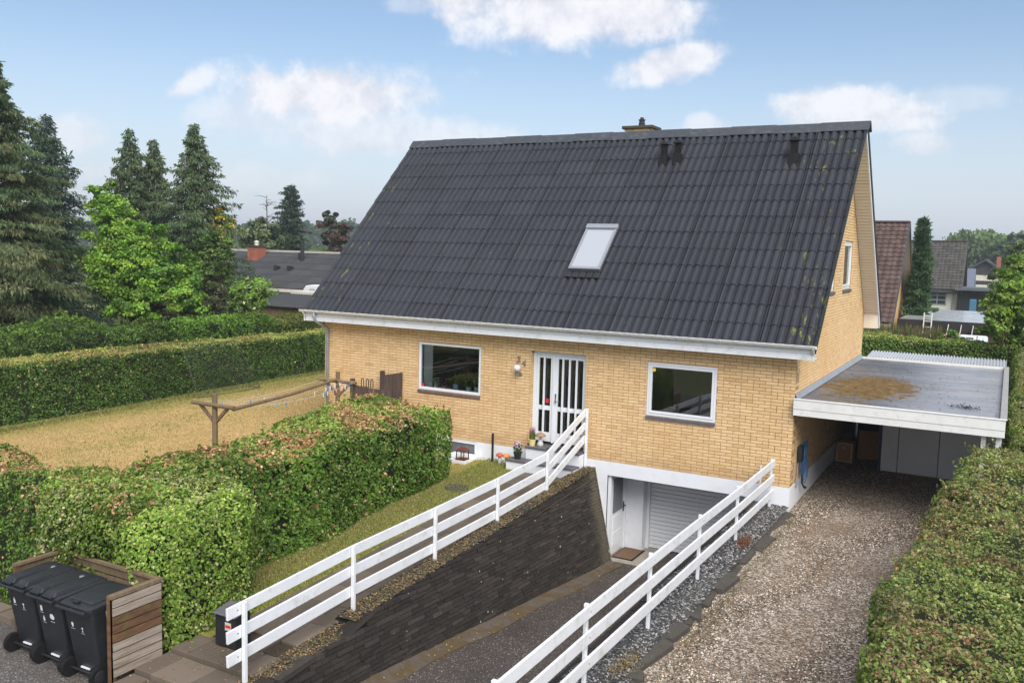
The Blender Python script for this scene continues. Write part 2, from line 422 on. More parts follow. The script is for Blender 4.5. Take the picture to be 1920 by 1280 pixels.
def mk_stone():
    t = NT('dark_slate_stone'); tn = t.tint()
    c = t.ramp(tn, [(0, srgb(36,31,27)), (.35, srgb(47,41,36)), (.7, srgb(57,50,45)), (.95, srgb(66,59,53)), (1, srgb(76,69,62))])
    c = t.mix(t.math('MULTIPLY', t.step(t.noise(7, 7, .72), .5, .72), .6), c, srgb(44,39,35))
    dots = t.math('LESS_THAN', t.voro(7.0), t.math('MULTIPLY', t.step(t.noise(2.3, 6, .7), .40, .75), .20))
    c = t.mix(dots, c, srgb(176,172,162))
    c = t.mix(t.math('MULTIPLY', t.step(t.noise(1.6, 6, .7), .60, .72), .5), c, srgb(62,58,34))
    ends = t.math('MULTIPLY', t.step(t.math('ADD', t.xyz()[1], t.math('MULTIPLY', t.noise(3, 5), .5)), -.42, .05), .8); c = t.mix(ends, c, srgb(104,96,80))
    t.base(c); t.rough(.9); t.bump(t.noise(24, 8, .78), 1.0, .05); return t.m
STONE = mk_stone()
KERBSTONE = plain('grey_edging_stone', srgb(70,66,61), .9, .22, 5, .8, 25, dirt=srgb(70,70,48), dirtamt=.6)
def mk_paver():
    t = NT('concrete_paver'); tn = t.tint()
    c = t.ramp(tn, [(0, srgb(90,80,69)), (.5, srgb(103,92,80)), (1, srgb(118,106,93))])
    c = t.mix(t.math('MULTIPLY', t.step(t.noise(1.4, 7, .68), .45, .7), .5), c, srgb(78,70,59))
    c = t.mix(t.math('MULTIPLY', t.step(t.noise(2.6, 7, .7), .60, .72), .4), c, srgb(92,92,58))
    t.base(c); t.rough(.92); t.bump(t.noise(60, 6, .7), .5, .006); return t.m
PAVER = mk_paver()
SOIL = plain('dark_soil', srgb(70,58,44), .95, .3, 9, .8, 40)
def mk_lawn():
    t = NT('dry_lawn'); x = t.xyz()
    c = t.ramp(t.noise(.35, 6, .62), [(.3, srgb(180,150,96)), (.5, srgb(198,166,110)), (.7, srgb(190,156,98))])
    c = t.mix(t.math('MULTIPLY', t.step(t.noise(7, 8, .78), .42, .66), .75), c, srgb(142,124,72))
    c = t.mix(t.math('MULTIPLY', t.step(t.noise(40, 4, .7), .48, .66), .7), c, srgb(218,194,142))
    # greener along the hedge foot, at the path and in places
    g1 = t.step(t.math('ADD', x[0], t.math('MULTIPLY', t.noise(1.2, 5), 1.2)), -5.6, -7.4)
    g1b = t.step(t.math('ADD', t.math('MULTIPLY', x[0], -1.0), t.math('MULTIPLY', t.noise(1.2, 5), 1.2)), 5.9, 7.3)
    g2 = t.step(x[0], 4.2, 5.2)
    g3 = t.math('MULTIPLY', t.step(t.noise(.8, 8, .72), .50, .70), .6)
    g = t.math('MAXIMUM', t.math('MAXIMUM', t.math('MULTIPLY', g1b, .7), t.math('MULTIPLY', g2, .85)), g3)
    gc = t.ramp(t.noise(6, 6, .7), [(.3, srgb(112,124,52)), (.55, srgb(140,142,66)), (.75, srgb(170,156,86))])
    c = t.mix(g, c, gc)
    t.base(c); t.rough(.95); t.b.inputs['Specular IOR Level'].default_value = .1; t.bump(t.noise(55, 5, .7), .9, .03); return t.m
LAWN = mk_lawn()
FARGRASS = plain('far_grass', srgb(104,112,62), .95, .3, .15, .3, 8)
def mk_wood(name, a, b, green=None, stretch=(1,1,12), rough=.85):
    t = NT(name); tn = t.tint()
    c = t.ramp(t.noise(3.0, 6, .6, stretch=stretch), [(.3, a), (.7, b)])
    c = t.mix(t.math('MULTIPLY', tn, .35), c, tuple(q*.55 for q in a))
    if green: c = t.mix(t.math('MULTIPLY', t.step(t.noise(4, 6, .7), .52, .68), .6), c, green)
    t.base(c); t.rough(rough); t.bump(t.noise(12, 6, .6, stretch=stretch), .5, .006); return t.m
OLDWOOD = mk_wood('weathered_wood', srgb(104,86,66), srgb(138,118,92), srgb(98,98,58), (6,6,1.2))
DARKWOOD = mk_wood('dark_weathered_wood', srgb(70,54,48), srgb(104,86,76), None, (8,8,.8))
GREYWOOD = mk_wood('grey_weathered_board', srgb(124,110,98), srgb(178,166,152), None, (10,.8,10))
BROWNWOOD = mk_wood('brown_stained_board', srgb(84,58,40), srgb(126,92,64), srgb(100,96,48), (1.5,1.5,8))
CLEARPLY = mk_wood('plywood', srgb(168,122,80), srgb(192,146,100), None, (8,8,1))

# ================================================================== THE SETTING
def gz(x, y):                            # height of the garden ground
    k = min(1, max(0, (x-0.5)/4.0)); k = k*k*(3-2*k)
    near = -0.33 + 0.05*min(0, y)
    far = -0.40
    return far*(1-k) + near*k if y < 0 else -0.40
def sheet(name, xs, ys, zf, mat, skip=None, kind='structure', smooth=True):
    b = MB(); idx = {}
    for j, y in enumerate(ys):
        for i, x in enumerate(xs):
            idx[i, j] = len(b.v); b.v.append((x, y, zf(x, y)))
    for j in range(len(ys)-1):
        for i in range(len(xs)-1):
            cx, cy = (xs[i]+xs[i+1])/2, (ys[j]+ys[j+1])/2
            if skip and skip(cx, cy): continue
            b.f.append((idx[i,j], idx[i+1,j], idx[i+1,j+1], idx[i,j+1])); b.t.append(.5)
    return struct(b.build(name, mat, smooth=smooth))
sheet('ground', [-1500,-300,-60,-9,0,6.2,7.72,11.22,17.5,60,300,1500], [-300,-60,-16,-14.6,-10.3,-9.35,1.4,12,40,120,400,3000],
      lambda x, y: -1.1 if y < 2 and -10 < x < 18 else (-.52 if y < 30 else -.9), FARGRASS,
      lambda x, y: 7.72 < x < 11.22 and -14.6 < y < 1.4)
lin = lambda a, b, n: [a+(b-a)*i/n for i in range(n+1)]
sheet('lawn', lin(-9.2, 6.22, 40), lin(-9.5, 0.0, 30)+lin(.6, 15, 14), gz, LAWN)
sheet('street', [-40, -5, 6.0, 7.74], [-16, -12, -10.15], lambda x, y: -1.0, ASPHALT)
# the sunken drive to the basement garage
def rz(y): return -2.21 if y > -.35 else -2.21 + (abs(y)-.35)*0.0945 if y > -13 else -1.01
sheet('sunken_driveway', [7.6, 8.2, 9.5, 11.3], [1.4, 0.0, -.35, -2, -4, -6, -8, -10, -13.0][::-1], lambda x, y: rz(y), RAMPM)
b = MB()
for y0, y1 in zip(lin(-12.4, -.1, 14)[:-1], lin(-12.4, -.1, 14)[1:]):
    w0, w1 = .30+.05*math.sin(y0*2.1), .30+.05*math.sin(y1*2.1)
    def xb(y): return 7.702 + .23*(-.2-rz(y))
    z0, z1 = rz(y0)+.03, rz(y1)+.03
    b.add([(xb(y0)-.1, y0, z0+.02), (xb(y0)+w0, y0, z0-.015), (xb(y1)+w1, y1, z1-.015), (xb(y1)-.1, y1, z1+.02),
           (xb(y0)+w0, y0, z0-.1), (xb(y1)+w1, y1, z1-.1)], [(0,1,2,3), (1,4,5,2)])
struct(b.build('mossy_gutter_strip', MOSSCURB))
sheet('gravel_driveway', [11.80, 12.2, 13, 14, 15, 16.2], [-12.5, -10, -8, -6, -4, -2, 0, 2, 4, 6, 9.2], lambda x, y: -.45 + .02*math.sin(x*3+y), GRAVEL)
sheet('granite_chip_bed', [11.15, 11.3, 11.5, 11.7, 11.86], [-12.5, -9, -7, -5, -3, -1, .0], lambda x, y: -.37 + .02*math.sin(x*9+y*2), CHIPS)
# the tracks: gravel as real stones
def pebbles(name, x0, x1, y0, y1, n, zf, size, pal, mat, near=None):
    X = rng.uniform(x0, x1, n); Y = y0 + (y1-y0)*rng.random(n)**(near or 1.0)
    if near:
        q = np.stack([X*1.6, Y*.3, X*0], -1); keep = rng.random(n) < np.clip(vnoise(q, 1.0, 71)*.9+vnoise(q*4, 1.0, 72)*.5, .25, 1); X, Y = X[keep], Y[keep]; n = len(X)
    S = rng.uniform(.6, 1.35, n)*size
    Z = np.array([zf(a, c) for a, c in zip(X, Y)])
    oct_ = np.array([(1,0,0),(0,1,0),(-1,0,0),(0,-1,0),(0,0,.75)], float)
    th = rng.uniform(0, 6.28, n); c, s = np.cos(th), np.sin(th)
    V = oct_[None]*S[:,None,None]*rng.uniform(.7, 1.3, (n,5,1))
    V = np.stack([V[...,0]*c[:,None]-V[...,1]*s[:,None], V[...,0]*s[:,None]+V[...,1]*c[:,None], V[...,2]], -1)
    V += np.stack([X, Y, Z], -1)[:,None]
    F = (np.array([(0,1,4),(1,2,4),(2,3,4),(3,0,4)])[None] + 5*np.arange(n)[:,None,None]).reshape(-1,3)
    C = np.repeat(np.array(pal)[rng.integers(0, len(pal), n)]*rng.uniform(.8, 1.15, (n,1)), 4, 0)
    o = np_mesh(name, V.reshape(-1,3), F, mat, C); o['kind'] = 'stuff'; return o
def attr_mat(name, rough=.85):
    t = NT(name); t.base(t.attr('Col', 'Color')); t.rough(rough); return t.m
PEB = attr_mat('loose_stone')
GP = [srgb(74,64,54), srgb(108,95,82), srgb(140,126,110), srgb(174,160,144), srgb(216,205,192), srgb(132,110,88), srgb(94,87,81)]
tag(pebbles('driveway_gravel', 11.9, 15.6, -11.5, 4.4, 85000, lambda x, y: -.452, .0148, GP, PEB, 1.25), 'loose beige and brown pea gravel covering the driveway', 'gravel')
tag(pebbles('chip_gravel', 11.22, 11.80, -12, -.02, 15000, lambda x, y: -.372, .019, [srgb(44,44,45), srgb(66,66,67), srgb(92,92,92), srgb(160,158,155), srgb(54,52,50)], PEB), 'dark grey granite chippings under the right hand white fence', 'gravel')

# ================================================================== THE HOUSE
L, W = 11.846, 8.80
EZ = 2.82                                 # roof plane height at the eaves line
EY = -0.353
RS = (W/2-EY)*math.sqrt(2)                # slope length
house = thing('brick_house', 'yellow brick house with steep dark corrugated roof and white basement garage', 'house', (L/2, W/2, -.5))
def grid_wall(b, us, zs, holes, P, t0, t1):
    """wall with openings: P(u, t, z) maps into the world; t0 outer face, t1 inner face"""
    us = sorted(set(us + [h[0] for h in holes] + [h[1] for h in holes])); zs = sorted(set(zs + [h[2] for h in holes] + [h[3] for h in holes]))
    def inh(i, j):
        if i < 0 or j < 0 or i >= len(us)-1 or j >= len(zs)-1: return True
        cu, cz = (us[i]+us[i+1])/2, (zs[j]+zs[j+1])/2
        return any(h[0] < cu < h[1] and h[2] < cz < h[3] for h in holes)
    for i in range(len(us)-1):
        for j in range(len(zs)-1):
            if inh(i, j): continue
            a, c, z0, z1 = us[i], us[i+1], zs[j], zs[j+1]
            for t in (t0, t1): b.add([P(a,t,z0), P(c,t,z0), P(c,t,z1), P(a,t,z1)], [(0,1,2,3)])
            if inh(i-1, j): b.add([P(a,t0,z0), P(a,t1,z0), P(a,t1,z1), P(a,t0,z1)], [(0,1,2,3)])
            if inh(i+1, j): b.add([P(c,t0,z0), P(c,t1,z0), P(c,t1,z1), P(c,t0,z1)], [(0,1,2,3)])
            if inh(i, j-1): b.add([P(a,t0,z0), P(c,t0,z0), P(c,t1,z0), P(a,t1,z0)], [(0,1,2,3)])
            if inh(i, j+1): b.add([P(a,t0,z1), P(c,t0,z1), P(c,t1,z1), P(a,t1,z1)], [(0,1,2,3)])
W1 = (2.939, 4.703, 1.105, 2.253); W2 = (8.809, 10.299, 1.12, 2.253); DR = (6.03, 7.385, 0.15, 2.275)
FH = [W1, W2, DR]
b = MB(); grid_wall(b, [0, L], [0, 2.72], FH, lambda u, t, z: (u, t, z), .009, .33)
front_wall = b.build('front_wall', MORTAR, house)
roof_under = lambda y: EZ + (min(y, W-y)-EY) - .13
GA = (4.87, 6.10, 3.77, 4.93); GB = (2.45, 3.74, 3.77, 4.93)
b = MB()
for y0, y1 in [(.0, 2.45), (2.45, 3.74), (3.74, 4.4), (4.4, 4.87), (4.87, 6.1), (6.1, W)]:
    for xx in (L-.009, L-.33):
        if (y0, y1) in ((2.45, 3.74), (4.87, 6.1)):
            b.add([(xx,y0,0),(xx,y1,0),(xx,y1,3.77),(xx,y0,3.77)], [(0,1,2,3)])
            b.add([(xx,y0,4.93),(xx,y1,4.93),(xx,y1,max(roof_under(y1),4.93)),(xx,y0,max(roof_under(y0),4.93))], [(0,1,2,3)])
        else:
            b.add([(xx,y0,0),(xx,y1,0),(xx,y1,roof_under(y1)),(xx,y0,roof_under(y0))], [(0,1,2,3)])
for (y0, y1, z0, z1) in (GA, GB):
    a, c = L-.009, L-.33
    b.add([(a,y0,z0),(c,y0,z0),(c,y1,z0),(a,y1,z0)], [(0,1,2,3)]); b.add([(a,y0,z1),(c,y0,z1),(c,y1,z1),(a,y1,z1)], [(0,1,2,3)])
    b.add([(a,y0,z0),(c,y0,z0),(c,y0,z1),(a,y0,z1)], [(0,1,2,3)]); b.add([(a,y1,z0),(c,y1,z0),(c,y1,z1),(a,y1,z1)], [(0,1,2,3)])
gable_wall = b.build('gable_wall', MORTAR, house)
b = MB(); b.box(0, L-.35, W-.33, W, 0, 2.72); b.build('rear_wall', BRICK, house)
b = MB(); b.prism([(.01,0),(W-.34,0),(W-.34,roof_under(W-.34)),(W/2,roof_under(W/2)),(.01,roof_under(.01))], 'x', .0, .3); b.build('left_gable', BRICK, house)

# bricks, laid in monk bond: two stretchers and a header
CH, BL, BH_, J = .0667, .230, .110, .010
def lay(u0f, u1f, z0, z1, holes):
    out = []; k = 0; z = z0
    while z < z1-.02:
        zt = min(z+CH-J, z1); a0, a1 = u0f(z), u1f(z); b0, b1 = u0f(zt), u1f(zt)
        seq = [BL, BL, BH_]; off = [0, .36, .12, .48][k % 4]
        u = min(a0, b0) - off; i = [0, 2, 1, 0][k % 4]
        if a1-a0 < .05 and b1-b0 < .05: break
        while u < max(a1, b1):
            w = seq[i % 3]; i += 1; segs = [(u, u+w)]; u += w+J
            zc = (z+zt)/2
            for h in holes:
                if h[2] < zc < h[3]:
                    ns = []
                    for s0, s1 in segs:
                        if s1 <= h[0] or s0 >= h[1]: ns.append((s0, s1)); continue
                        if s0 < h[0]: ns.append((s0, h[0]))
                        if s1 > h[1]: ns.append((h[1], s1))
                    segs = ns
            for s0, s1 in segs:
                q = (max(s0, a0), min(s1, a1), max(s0, b0), min(s1, b1))
                if q[1]-q[0] > .025 or q[3]-q[2] > .025:
                    q = (q[0], max(q[0]+.004, q[1]), q[2], max(q[2]+.004, q[3]))
                    out.append((*q, z, zt))
        z += CH; k += 1
    return out
def brick_box(m, br, P, d, tint=None):
    u0, u1, v0, v1, z0, z1 = br; e = .003
    vs = [P(u0,.012,z0), P(u1,.012,z0), P(v1,.012,z1), P(v0,.012,z1), P(u0+e,d,z0+e), P(u1-e,d,z0+e), P(v1-e,d,z1-e), P(v0+e,d,z1-e)]
    m.add(vs, [(4,5,6,7), (0,1,5,4), (1,2,6,5), (2,3,7,6), (3,0,4,7)], random.random() if tint is None else tint)
hole = lambda h, g=.0: (h[0]-g, h[1]+g, h[2]-g, h[3]+g)
fb = lay(lambda z: .0, lambda z: L, .006, 2.70, [hole(W1,.004), (W1[0]-.004, W1[1]+.004, W1[2]-.075, W1[2]), hole(W2,.004), (W2[0]-.004, W2[1]+.004, W2[2]-.075, W2[2]), (DR[0]-.002, DR[1]+.002, 0, DR[3])])
def ylo(z): return max(.016, z+.13-EZ+EY) if z+.13-EZ+EY > .016 else .016
def yhi(z): return min(W, W-(z+.13-EZ+EY))
gb = lay(ylo, yhi, .006, 7.3, [hole(GA,.004), (GA[0],GA[1],GA[2]-.075,GA[2]), hole(GB,.004), (GB[0],GB[1],GB[2]-.075,GB[2])])
PF = lambda u, d, z: (u, d, z); PG = lambda u, d, z: (L-d, u, z)
cand = sorted(range(len(fb)), key=lambda i: (fb[i][0]-CAM[0])**2 + CAM[1]**2 + (fb[i][4]-CAM[2])**2)
single = set([i for i in cand if fb[i][5] < 2.55 and fb[i][1]-fb[i][0] > .09][:300])
shared = {}
rest_b = MB()
for i, br in enumerate(fb):
    if i in single:
        w = round(br[1]-br[0], 3)
        if w not in shared:
            mb = MB(); brick_box(mb, (0, w, 0, w, 0, br[5]-br[4]), PF, 0.0, 0.0); shared[w] = mb.mesh('brick', BRICK)
        o = link('brick', shared[w], front_wall); o.location = (br[0], random.uniform(-.0015, .0015), br[4])
    else: brick_box(rest_b, br, PF, random.uniform(-.0015, .0015))
rest_b.build('front_bricks', BRICK, front_wall, kind='stuff')
m2 = MB()
for br in gb: brick_box(m2, br, PG, random.uniform(-.0015, .0015))
m2.build('gable_bricks', BRICK, gable_wall, kind='stuff')
# brick reveals of the porch
m3 = MB()
for k in range(int((DR[3]-.15)/CH)):
    z0 = .15 + k*CH + .004; z1 = z0+CH-J
    for (c, sgn) in ((DR[0], 1), (DR[1], -1)):
        w0 = .014
        m3.add([(c,w0,z0),(c,.115,z0),(c,.115,z1),(c,w0,z1),(c+sgn*.006,w0,z0+.002),(c+sgn*.006,.115,z0+.002),(c+sgn*.006,.115,z1-.002),(c+sgn*.006,w0,z1-.002)],
               [(4,5,6,7),(0,1,5,4),(1,2,6,5),(2,3,7,6),(3,0,4,7)], random.random())
m3.build('porch_reveal_bricks', BRICK, front_wall, kind='stuff')

# white rendered basement: plinth, lintel over the garage recess
GR = (7.99, 11.05)                        # garage opening
b = MB(); BWN = (3.55, 4.655, -.50, -.012)
grid_wall(b, [-.012, L+.012], [-.62, -.001], [BWN, (GR[0], GR[1], -.62, -.30)], lambda u, t, z: (u, t, z), -.012, .30)
grid_wall(b, [7.2, L+.012], [-2.4, -.62], [(GR[0], GR[1], -2.4, -.62)], lambda u, t, z: (u, t, z), -.012, .30)
b.add([(L+.012,.30,-.62),(L+.012,W,-.62),(L+.012,W,-.001),(L+.012,.30,-.001)], [(0,1,2,3)])
b.add([(-.012,-.012,-.002),(L+.012,-.012,-.002),(L+.012,.02,-.002),(-.012,.02,-.002)], [(0,1,2,3)])
b.add([(L-.02,-.012,-.0025),(L+.012,-.012,-.0025),(L+.012,W,-.0025),(L-.02,W,-.0025)], [(0,1,2,3)])
b.build('plinth', PLINTH, house)
# garage recess
b = MB()
b.add([(GR[0],.0,-2.25),(GR[0],.98,-2.25),(GR[0],.98,-.30),(GR[0],0,-.30)], [(0,1,2,3)])           # left side wall
b.box(GR[0]-.02, 8.47, .98, 1.30, -2.25, -.25)
b.box(10.98, GR[1]+.05, .02, 1.45, -2.25, -.25)
b.box(GR[0], GR[1], .02, 1.6, -.30, -.24)
b.build('garage_recess', PLINTH, house)
gd = MB().box(8.47, 8.53, 1.24, 1.32, -2.21, -.30).box(8.53, 10.98, 1.24, 1.32, -.42, -.30).build('garage_door_frame', PLASTIC_W, house)
gdoor = MB().box(8.5, 11, 1.345, 1.38, -2.2, -.31).build('garage_door', PLASTIC_W, house)
slat = MB().box(0, 2.45, 0, .03, 0, .086, 0.3).mesh('door_slat', PLASTIC_W)
for k in range(19):
    o = link('door_slat', slat, gdoor, .006); o.location = (8.53, 1.315, -2.19 + k*.0945)
# side door in the recess
sdoor = thing_part = MB().box(GR[0]+.002, GR[0]+.05, .10, .92, -2.16, -.34).build('basement_door', PLASTIC_W, house, bevel=.004)
MB().box(GR[0]+.045, GR[0]+.060, .24, .78, -1.22, -.44).build('pane', FROST, sdoor)
b = MB()
for z0, z1 in ((-2.0,-1.66),(-1.62,-1.30)): b.box(GR[0]+.045, GR[0]+.058, .26, .76, z0, z1)
b.build('door_panel', PLASTIC_W, sdoor, bevel=.006)
MB().box(GR[0]+.05, GR[0]+.065, .83, .87, -1.30, -1.08).tube([(GR[0]+.06,.85,-1.16),(GR[0]+.11,.85,-1.16),(GR[0]+.11,.75,-1.16)], .010).build('handle', DARKMETAL, sdoor)
b = MB(); b.box(GR[0]+.002, GR[0]+.075, .04, .10, -2.2, -.31); b.box(GR[0]+.002, GR[0]+.075, .92, .975, -2.2, -.31); b.build('basement_door_frame', PLASTIC_W, house)
MB().box(GR[0]+.02, 8.9, .02, 1.3, -2.22, -2.195).build('garage_threshold', CONCRETE, house)

# interior: plain rooms behind the glass
ROOM = plain('room_wall', srgb(150,148,136), .8, .05, 2); FLOORM = plain('room_floor', srgb(92,70,52), .5, .2, 4)
b = MB(); b.box(.35, L-.36, .36, W-.36, .05, .13); b.build('ground_floor', FLOORM, house)
b = MB(); b.box(.35, L-.36, .36, W-.36, 2.55, 2.66); b.box(.35, L-.36, 4.2, 4.3, .13, 2.55)
for x in (5.6, 7.9): b.box(x, x+.1, .36, 4.2, .13, 2.55)
b.build('room_walls', ROOM, house)
b = MB(); b.box(L-2.6, L-2.5, 2.4, W-2.4, 2.66, 4.7); b.build('attic_wall', ROOM, house)

# windows
def window(name, w, plane, fw_=.055, depth=.03, sill=None, sash=False, ov=.03):
    u0, u1, z0, z1 = w
    Pb = (lambda a, c, d0, d1, e, f: (a, c, d0, d1, e, f)) if plane == 'front' else (lambda a, c, d0, d1, e, f: (L-d1, L-d0, a, c, e, f))
    fr = MB()
    fr.box(*Pb(u0, u1, depth, depth+.08, z0, z0+fw_)); fr.box(*Pb(u0, u1, depth, depth+.08, z1-fw_, z1))
    fr.box(*Pb(u0, u0+fw_, depth, depth+.08, z0+fw_, z1-fw_)); fr.box(*Pb(u1-fw_, u1, depth, depth+.08, z0+fw_, z1-fw_))
    f = fr.build(name, PLASTIC_W, house, bevel=.004)
    i = fw_
    if sash:
        s2 = MB(); q = .052; g = .004
        s2.box(*Pb(u0+i+g, u1-i-g, depth-.012, depth+.05, z0+i+g, z0+i+q)); s2.box(*Pb(u0+i+g, u1-i-g, depth-.012, depth+.05, z1-i-q, z1-i-g))
        s2.box(*Pb(u0+i+g, u0+i+q, depth-.012, depth+.05, z0+i+q, z1-i-q)); s2.box(*Pb(u1-i-q, u1-i-g, depth-.012, depth+.05, z0+i+q, z1-i-q))
        s2.build('sash', PLASTIC_W, f, bevel=.004); i += q
    MB().box(*Pb(u0+i-.004, u1-i+.004, depth+.028, depth+.036, z0+i-.004, z1-i+.004)).build('pane', GLASS, f)
    if sill:
        n = max(1, round((u1-u0)/.24)) if sill is SILLBRICK else 1
        s = MB(); gap = .006 if n > 1 else 0
        for k in range(n):
            a, c = u0+(u1-u0)*k/n, u0+(u1-u0)*(k+1)/n-gap
            if plane == 'front': s.add([(a,-ov,z0-.075),(c,-ov,z0-.075),(c,-ov,z0-.018),(a,-ov,z0-.018),(a,depth+.02,z0-.004),(c,depth+.02,z0-.004),(c,.05,z0-.075),(a,.05,z0-.075)],
                                       [(0,1,2,3),(3,2,5,4),(1,6,5,2),(0,3,4,7),(0,7,6,1)])
            else: s.add([(L+ov,a,z0-.075),(L+ov,c,z0-.075),(L+ov,c,z0-.018),(L+ov,a,z0-.018),(L-.05,a,z0-.004),(L-.05,c,z0-.004),(L-.05,c,z0-.075),(L-.05,a,z0-.075)],
                         [(0,1,2,3),(3,2,5,4),(1,6,5,2),(0,3,4,7),(0,7,6,1)])
        s.build('sill', sill, f)
    return f
w1 = window('window', W1, 'front', .06, .02, SILLBRICK)
w2 = window('window', W2, 'front', .05, .012, SLATE, sash=True)
window('window', GA, 'gable', .06, .03, SLATE, sash=True); window('window', GB, 'gable', .06, .03, SLATE, sash=True)
bw = MB()
for a, c, e, f in ((BWN[0],BWN[1],BWN[2],BWN[2]+.06),(BWN[0],BWN[1],BWN[3]-.06,BWN[3]),(BWN[1]-.07,BWN[1],BWN[2]+.06,BWN[3]-.06),(BWN[0],BWN[0]+.07,BWN[2]+.06,BWN[3]-.06)): bw.box(a, c, .0, .07, e, f)
bwo = bw.build('basement_window', PLASTIC_W, house); MB().box(BWN[0]+.06, BWN[1]-.06, .03, .04, BWN[2]+.05, BWN[3]-.05).build('pane', FROST, bwo)
MB().lathe([(.001,0),(.018,.002),(.018,.006),(.001,.007)], (0,0,0), 16)
# round stickers on the panes
def disc(u, y, z, r, mat, parent, name):
    n = 18; vs = [(u+r*math.cos(6.2832*k/n), y, z+r*math.sin(6.2832*k/n)) for k in range(n)]
    return MB().add(vs, [tuple(range(n))]).build(name, mat, parent)
YEL = plain('yellow_sticker', srgb(236,208,60), .5, .03); RED = plain('red_sticker', srgb(206,44,52), .5, .03)
disc(W2[0]+.125, .036, W2[3]-.16, .045, YEL, w2, 'sticker')
MB().box(W1[0]+.075, W1[0]+.135, .0445, .0455, W1[2]+.07, W1[2]+.14).build('sticker', RED, w1)

# front door with its side light
DZ0, DY = .196, .115
fd = MB()
for a, c, e, f in ((6.04,6.115,DZ0,2.262),(7.305,7.378,DZ0,2.262),(6.115,7.305,2.185,2.262),(6.53,6.575,DZ0,2.185)): fd.box(a, c, DY-.005, DY+.09, e, f)
fdo = fd.build('door_frame', PLASTIC_W, house, bevel=.003)
def leaf_(x0, x1, gx0, gx1, bars, name, par):
    d = MB(); y0, y1 = DY+.02, DY+.07
    d.box(x0, gx0, y0, y1, DZ0+.02, 2.18); d.box(gx1, x1, y0, y1, DZ0+.02, 2.18)
    for e, f in ((DZ0+.02,.425),(.935,1.035),(2.12,2.18)): d.box(gx0, gx1, y0, y1, e, f)
    o = d.build(name, PLASTIC_W, par, bevel=.004)
    for e, f in ((.42,.94),(1.03,2.125)): MB().box(gx0-.005, gx1+.005, y0+.022, y0+.03, e, f).build('pane', GLASS, o)
    for xb_ in bars: MB().box(xb_-.021, xb_+.021, y0-.045, y0-.002, .36, 2.165).build('bar', PLASTIC_W, o, bevel=.006)
    return o
leaf_(6.117, 6.528, 6.175, 6.465, [6.318], 'side_light', house)
fdoor = leaf_(6.577, 7.303, 6.655, 7.262, [6.785, 6.95, 7.12], 'front_door', house)
hd = MB().box(6.595, 6.622, DY+.005, DY+.022, 1.12, 1.33).tube([(6.608,DY+.01,1.17),(6.608,DY-.045,1.17),(6.72,DY-.045,1.17)], .011)
hd.build('handle', STEEL, fdoor)
disc(6.609, DY+.003, 1.29, .018, DARKMETAL, fdoor, 'lock')
MB().box(6.36, 6.44, DY+.012, DY+.02, 1.10, 1.20).build('heart_ornament', RED, house)
MB().box(6.0, 7.42, -.02, .2, .10, .152).build('door_step', SLATE, house)

# roof: corrugated sheets, twelve wide and thirteen rows up
RX0, RX1, NC, NR = -.41, 12.26, 12, 13
cw, rl = (RX1-RX0)/NC, RS/NR
WP = [(0,.028),(.10,.0265),(.19,.022),(.27,.013),(.34,.0),(.40,-.018),(.45,-.032),(.50,-.036),(.55,-.032),(.60,-.018),(.66,.0),(.73,.013),(.81,.022),(.90,.0265)]
def wave(x):
    f = (x/(cw/6)) % 1.0
    return float(np.interp(f, [p for p, _ in WP]+[1.0], [q for _, q in WP]+[.028]))
def sheet_mesh(lift):
    b = MB(); th = .010
    xs = [(k+p)*cw/6 for k in range(6) for p, _ in WP]+[cw]; xs = [min(max(x, .010), cw-.012) for x in xs]; n = len(xs)-1
    rows = [(-.03, .030+lift), (rl+.06, .014)]
    for s, z in rows:
        for x in xs: b.v.append((x, s, z+wave(x)))
    for z in (rows[0][1], rows[0][1]-th):
        for x in xs: b.v.append((x, rows[0][0], z+wave(x)))
    k = n+1
    for i in range(n): b.f += [(i, i+1, k+i+1, k+i), (3*k+i, 3*k+i+1, 2*k+i+1, 2*k+i)]; b.t += [0, 0]
    for q in (0, n):
        m = len(b.v); b.v += [b.v[q], b.v[k+q], (xs[q], rows[1][0], -.03), (xs[q], rows[0][0], -.02)]; b.f.append((m, m+1, m+2, m+3)); b.t.append(0)
    return b.mesh('roof_sheet', ROOF, True)
b = MB(); b.add([(RX0+.02,EY,EZ-.012),(RX1-.02,EY,EZ-.012),(RX1-.02,W/2,EZ+W/2-EY-.012),(RX0+.02,W/2,EZ+W/2-EY-.012)], [(0,1,2,3)])
b.add([(RX0+.02,W-EY,EZ-.012),(RX1-.02,W-EY,EZ-.012),(RX1-.02,W/2,EZ+W/2-EY-.012),(RX0+.02,W/2,EZ+W/2-EY-.012)], [(0,1,2,3)])
b.add([(RX0+.02,EY,EZ-.11),(RX1-.06,EY,EZ-.11),(RX1-.06,W/2,EZ+W/2-EY-.11),(RX0+.02,W/2,EZ+W/2-EY-.11)], [(0,1,2,3)])
roof = b.build('roof', DARKMETAL, house)
sms = [sheet_mesh(q) for q in (0, .003, .006)]
for r_ in range(NR):
    for c_ in range(NC):
        o = link('roof_sheet', sms[(r_*7+c_*5+random.randrange(2)) % 3], roof)
        o.rotation_euler = (math.radians(45)+random.uniform(-.002,.002), 0, random.uniform(-.0012,.0012))
        s = r_*rl/math.sqrt(2); o.location = (RX0+c_*cw, EY+s, EZ+s)
b = MB(); n = 12*24
for r_ in range(2):
    for i in range(n+1):
        x = RX0+(RX1-RX0)*i/n; s = [-.03, RS][r_]; nrm = .02+wave(x-RX0)
        b.v.append((x, W-EY-(s-nrm)/math.sqrt(2), EZ+(s+nrm)/math.sqrt(2)))
for i in range(n): b.f.append((i, i+1, n+2+i, n+1+i)); b.t.append(.5)
b.build('rear_slope', ROOF, roof)
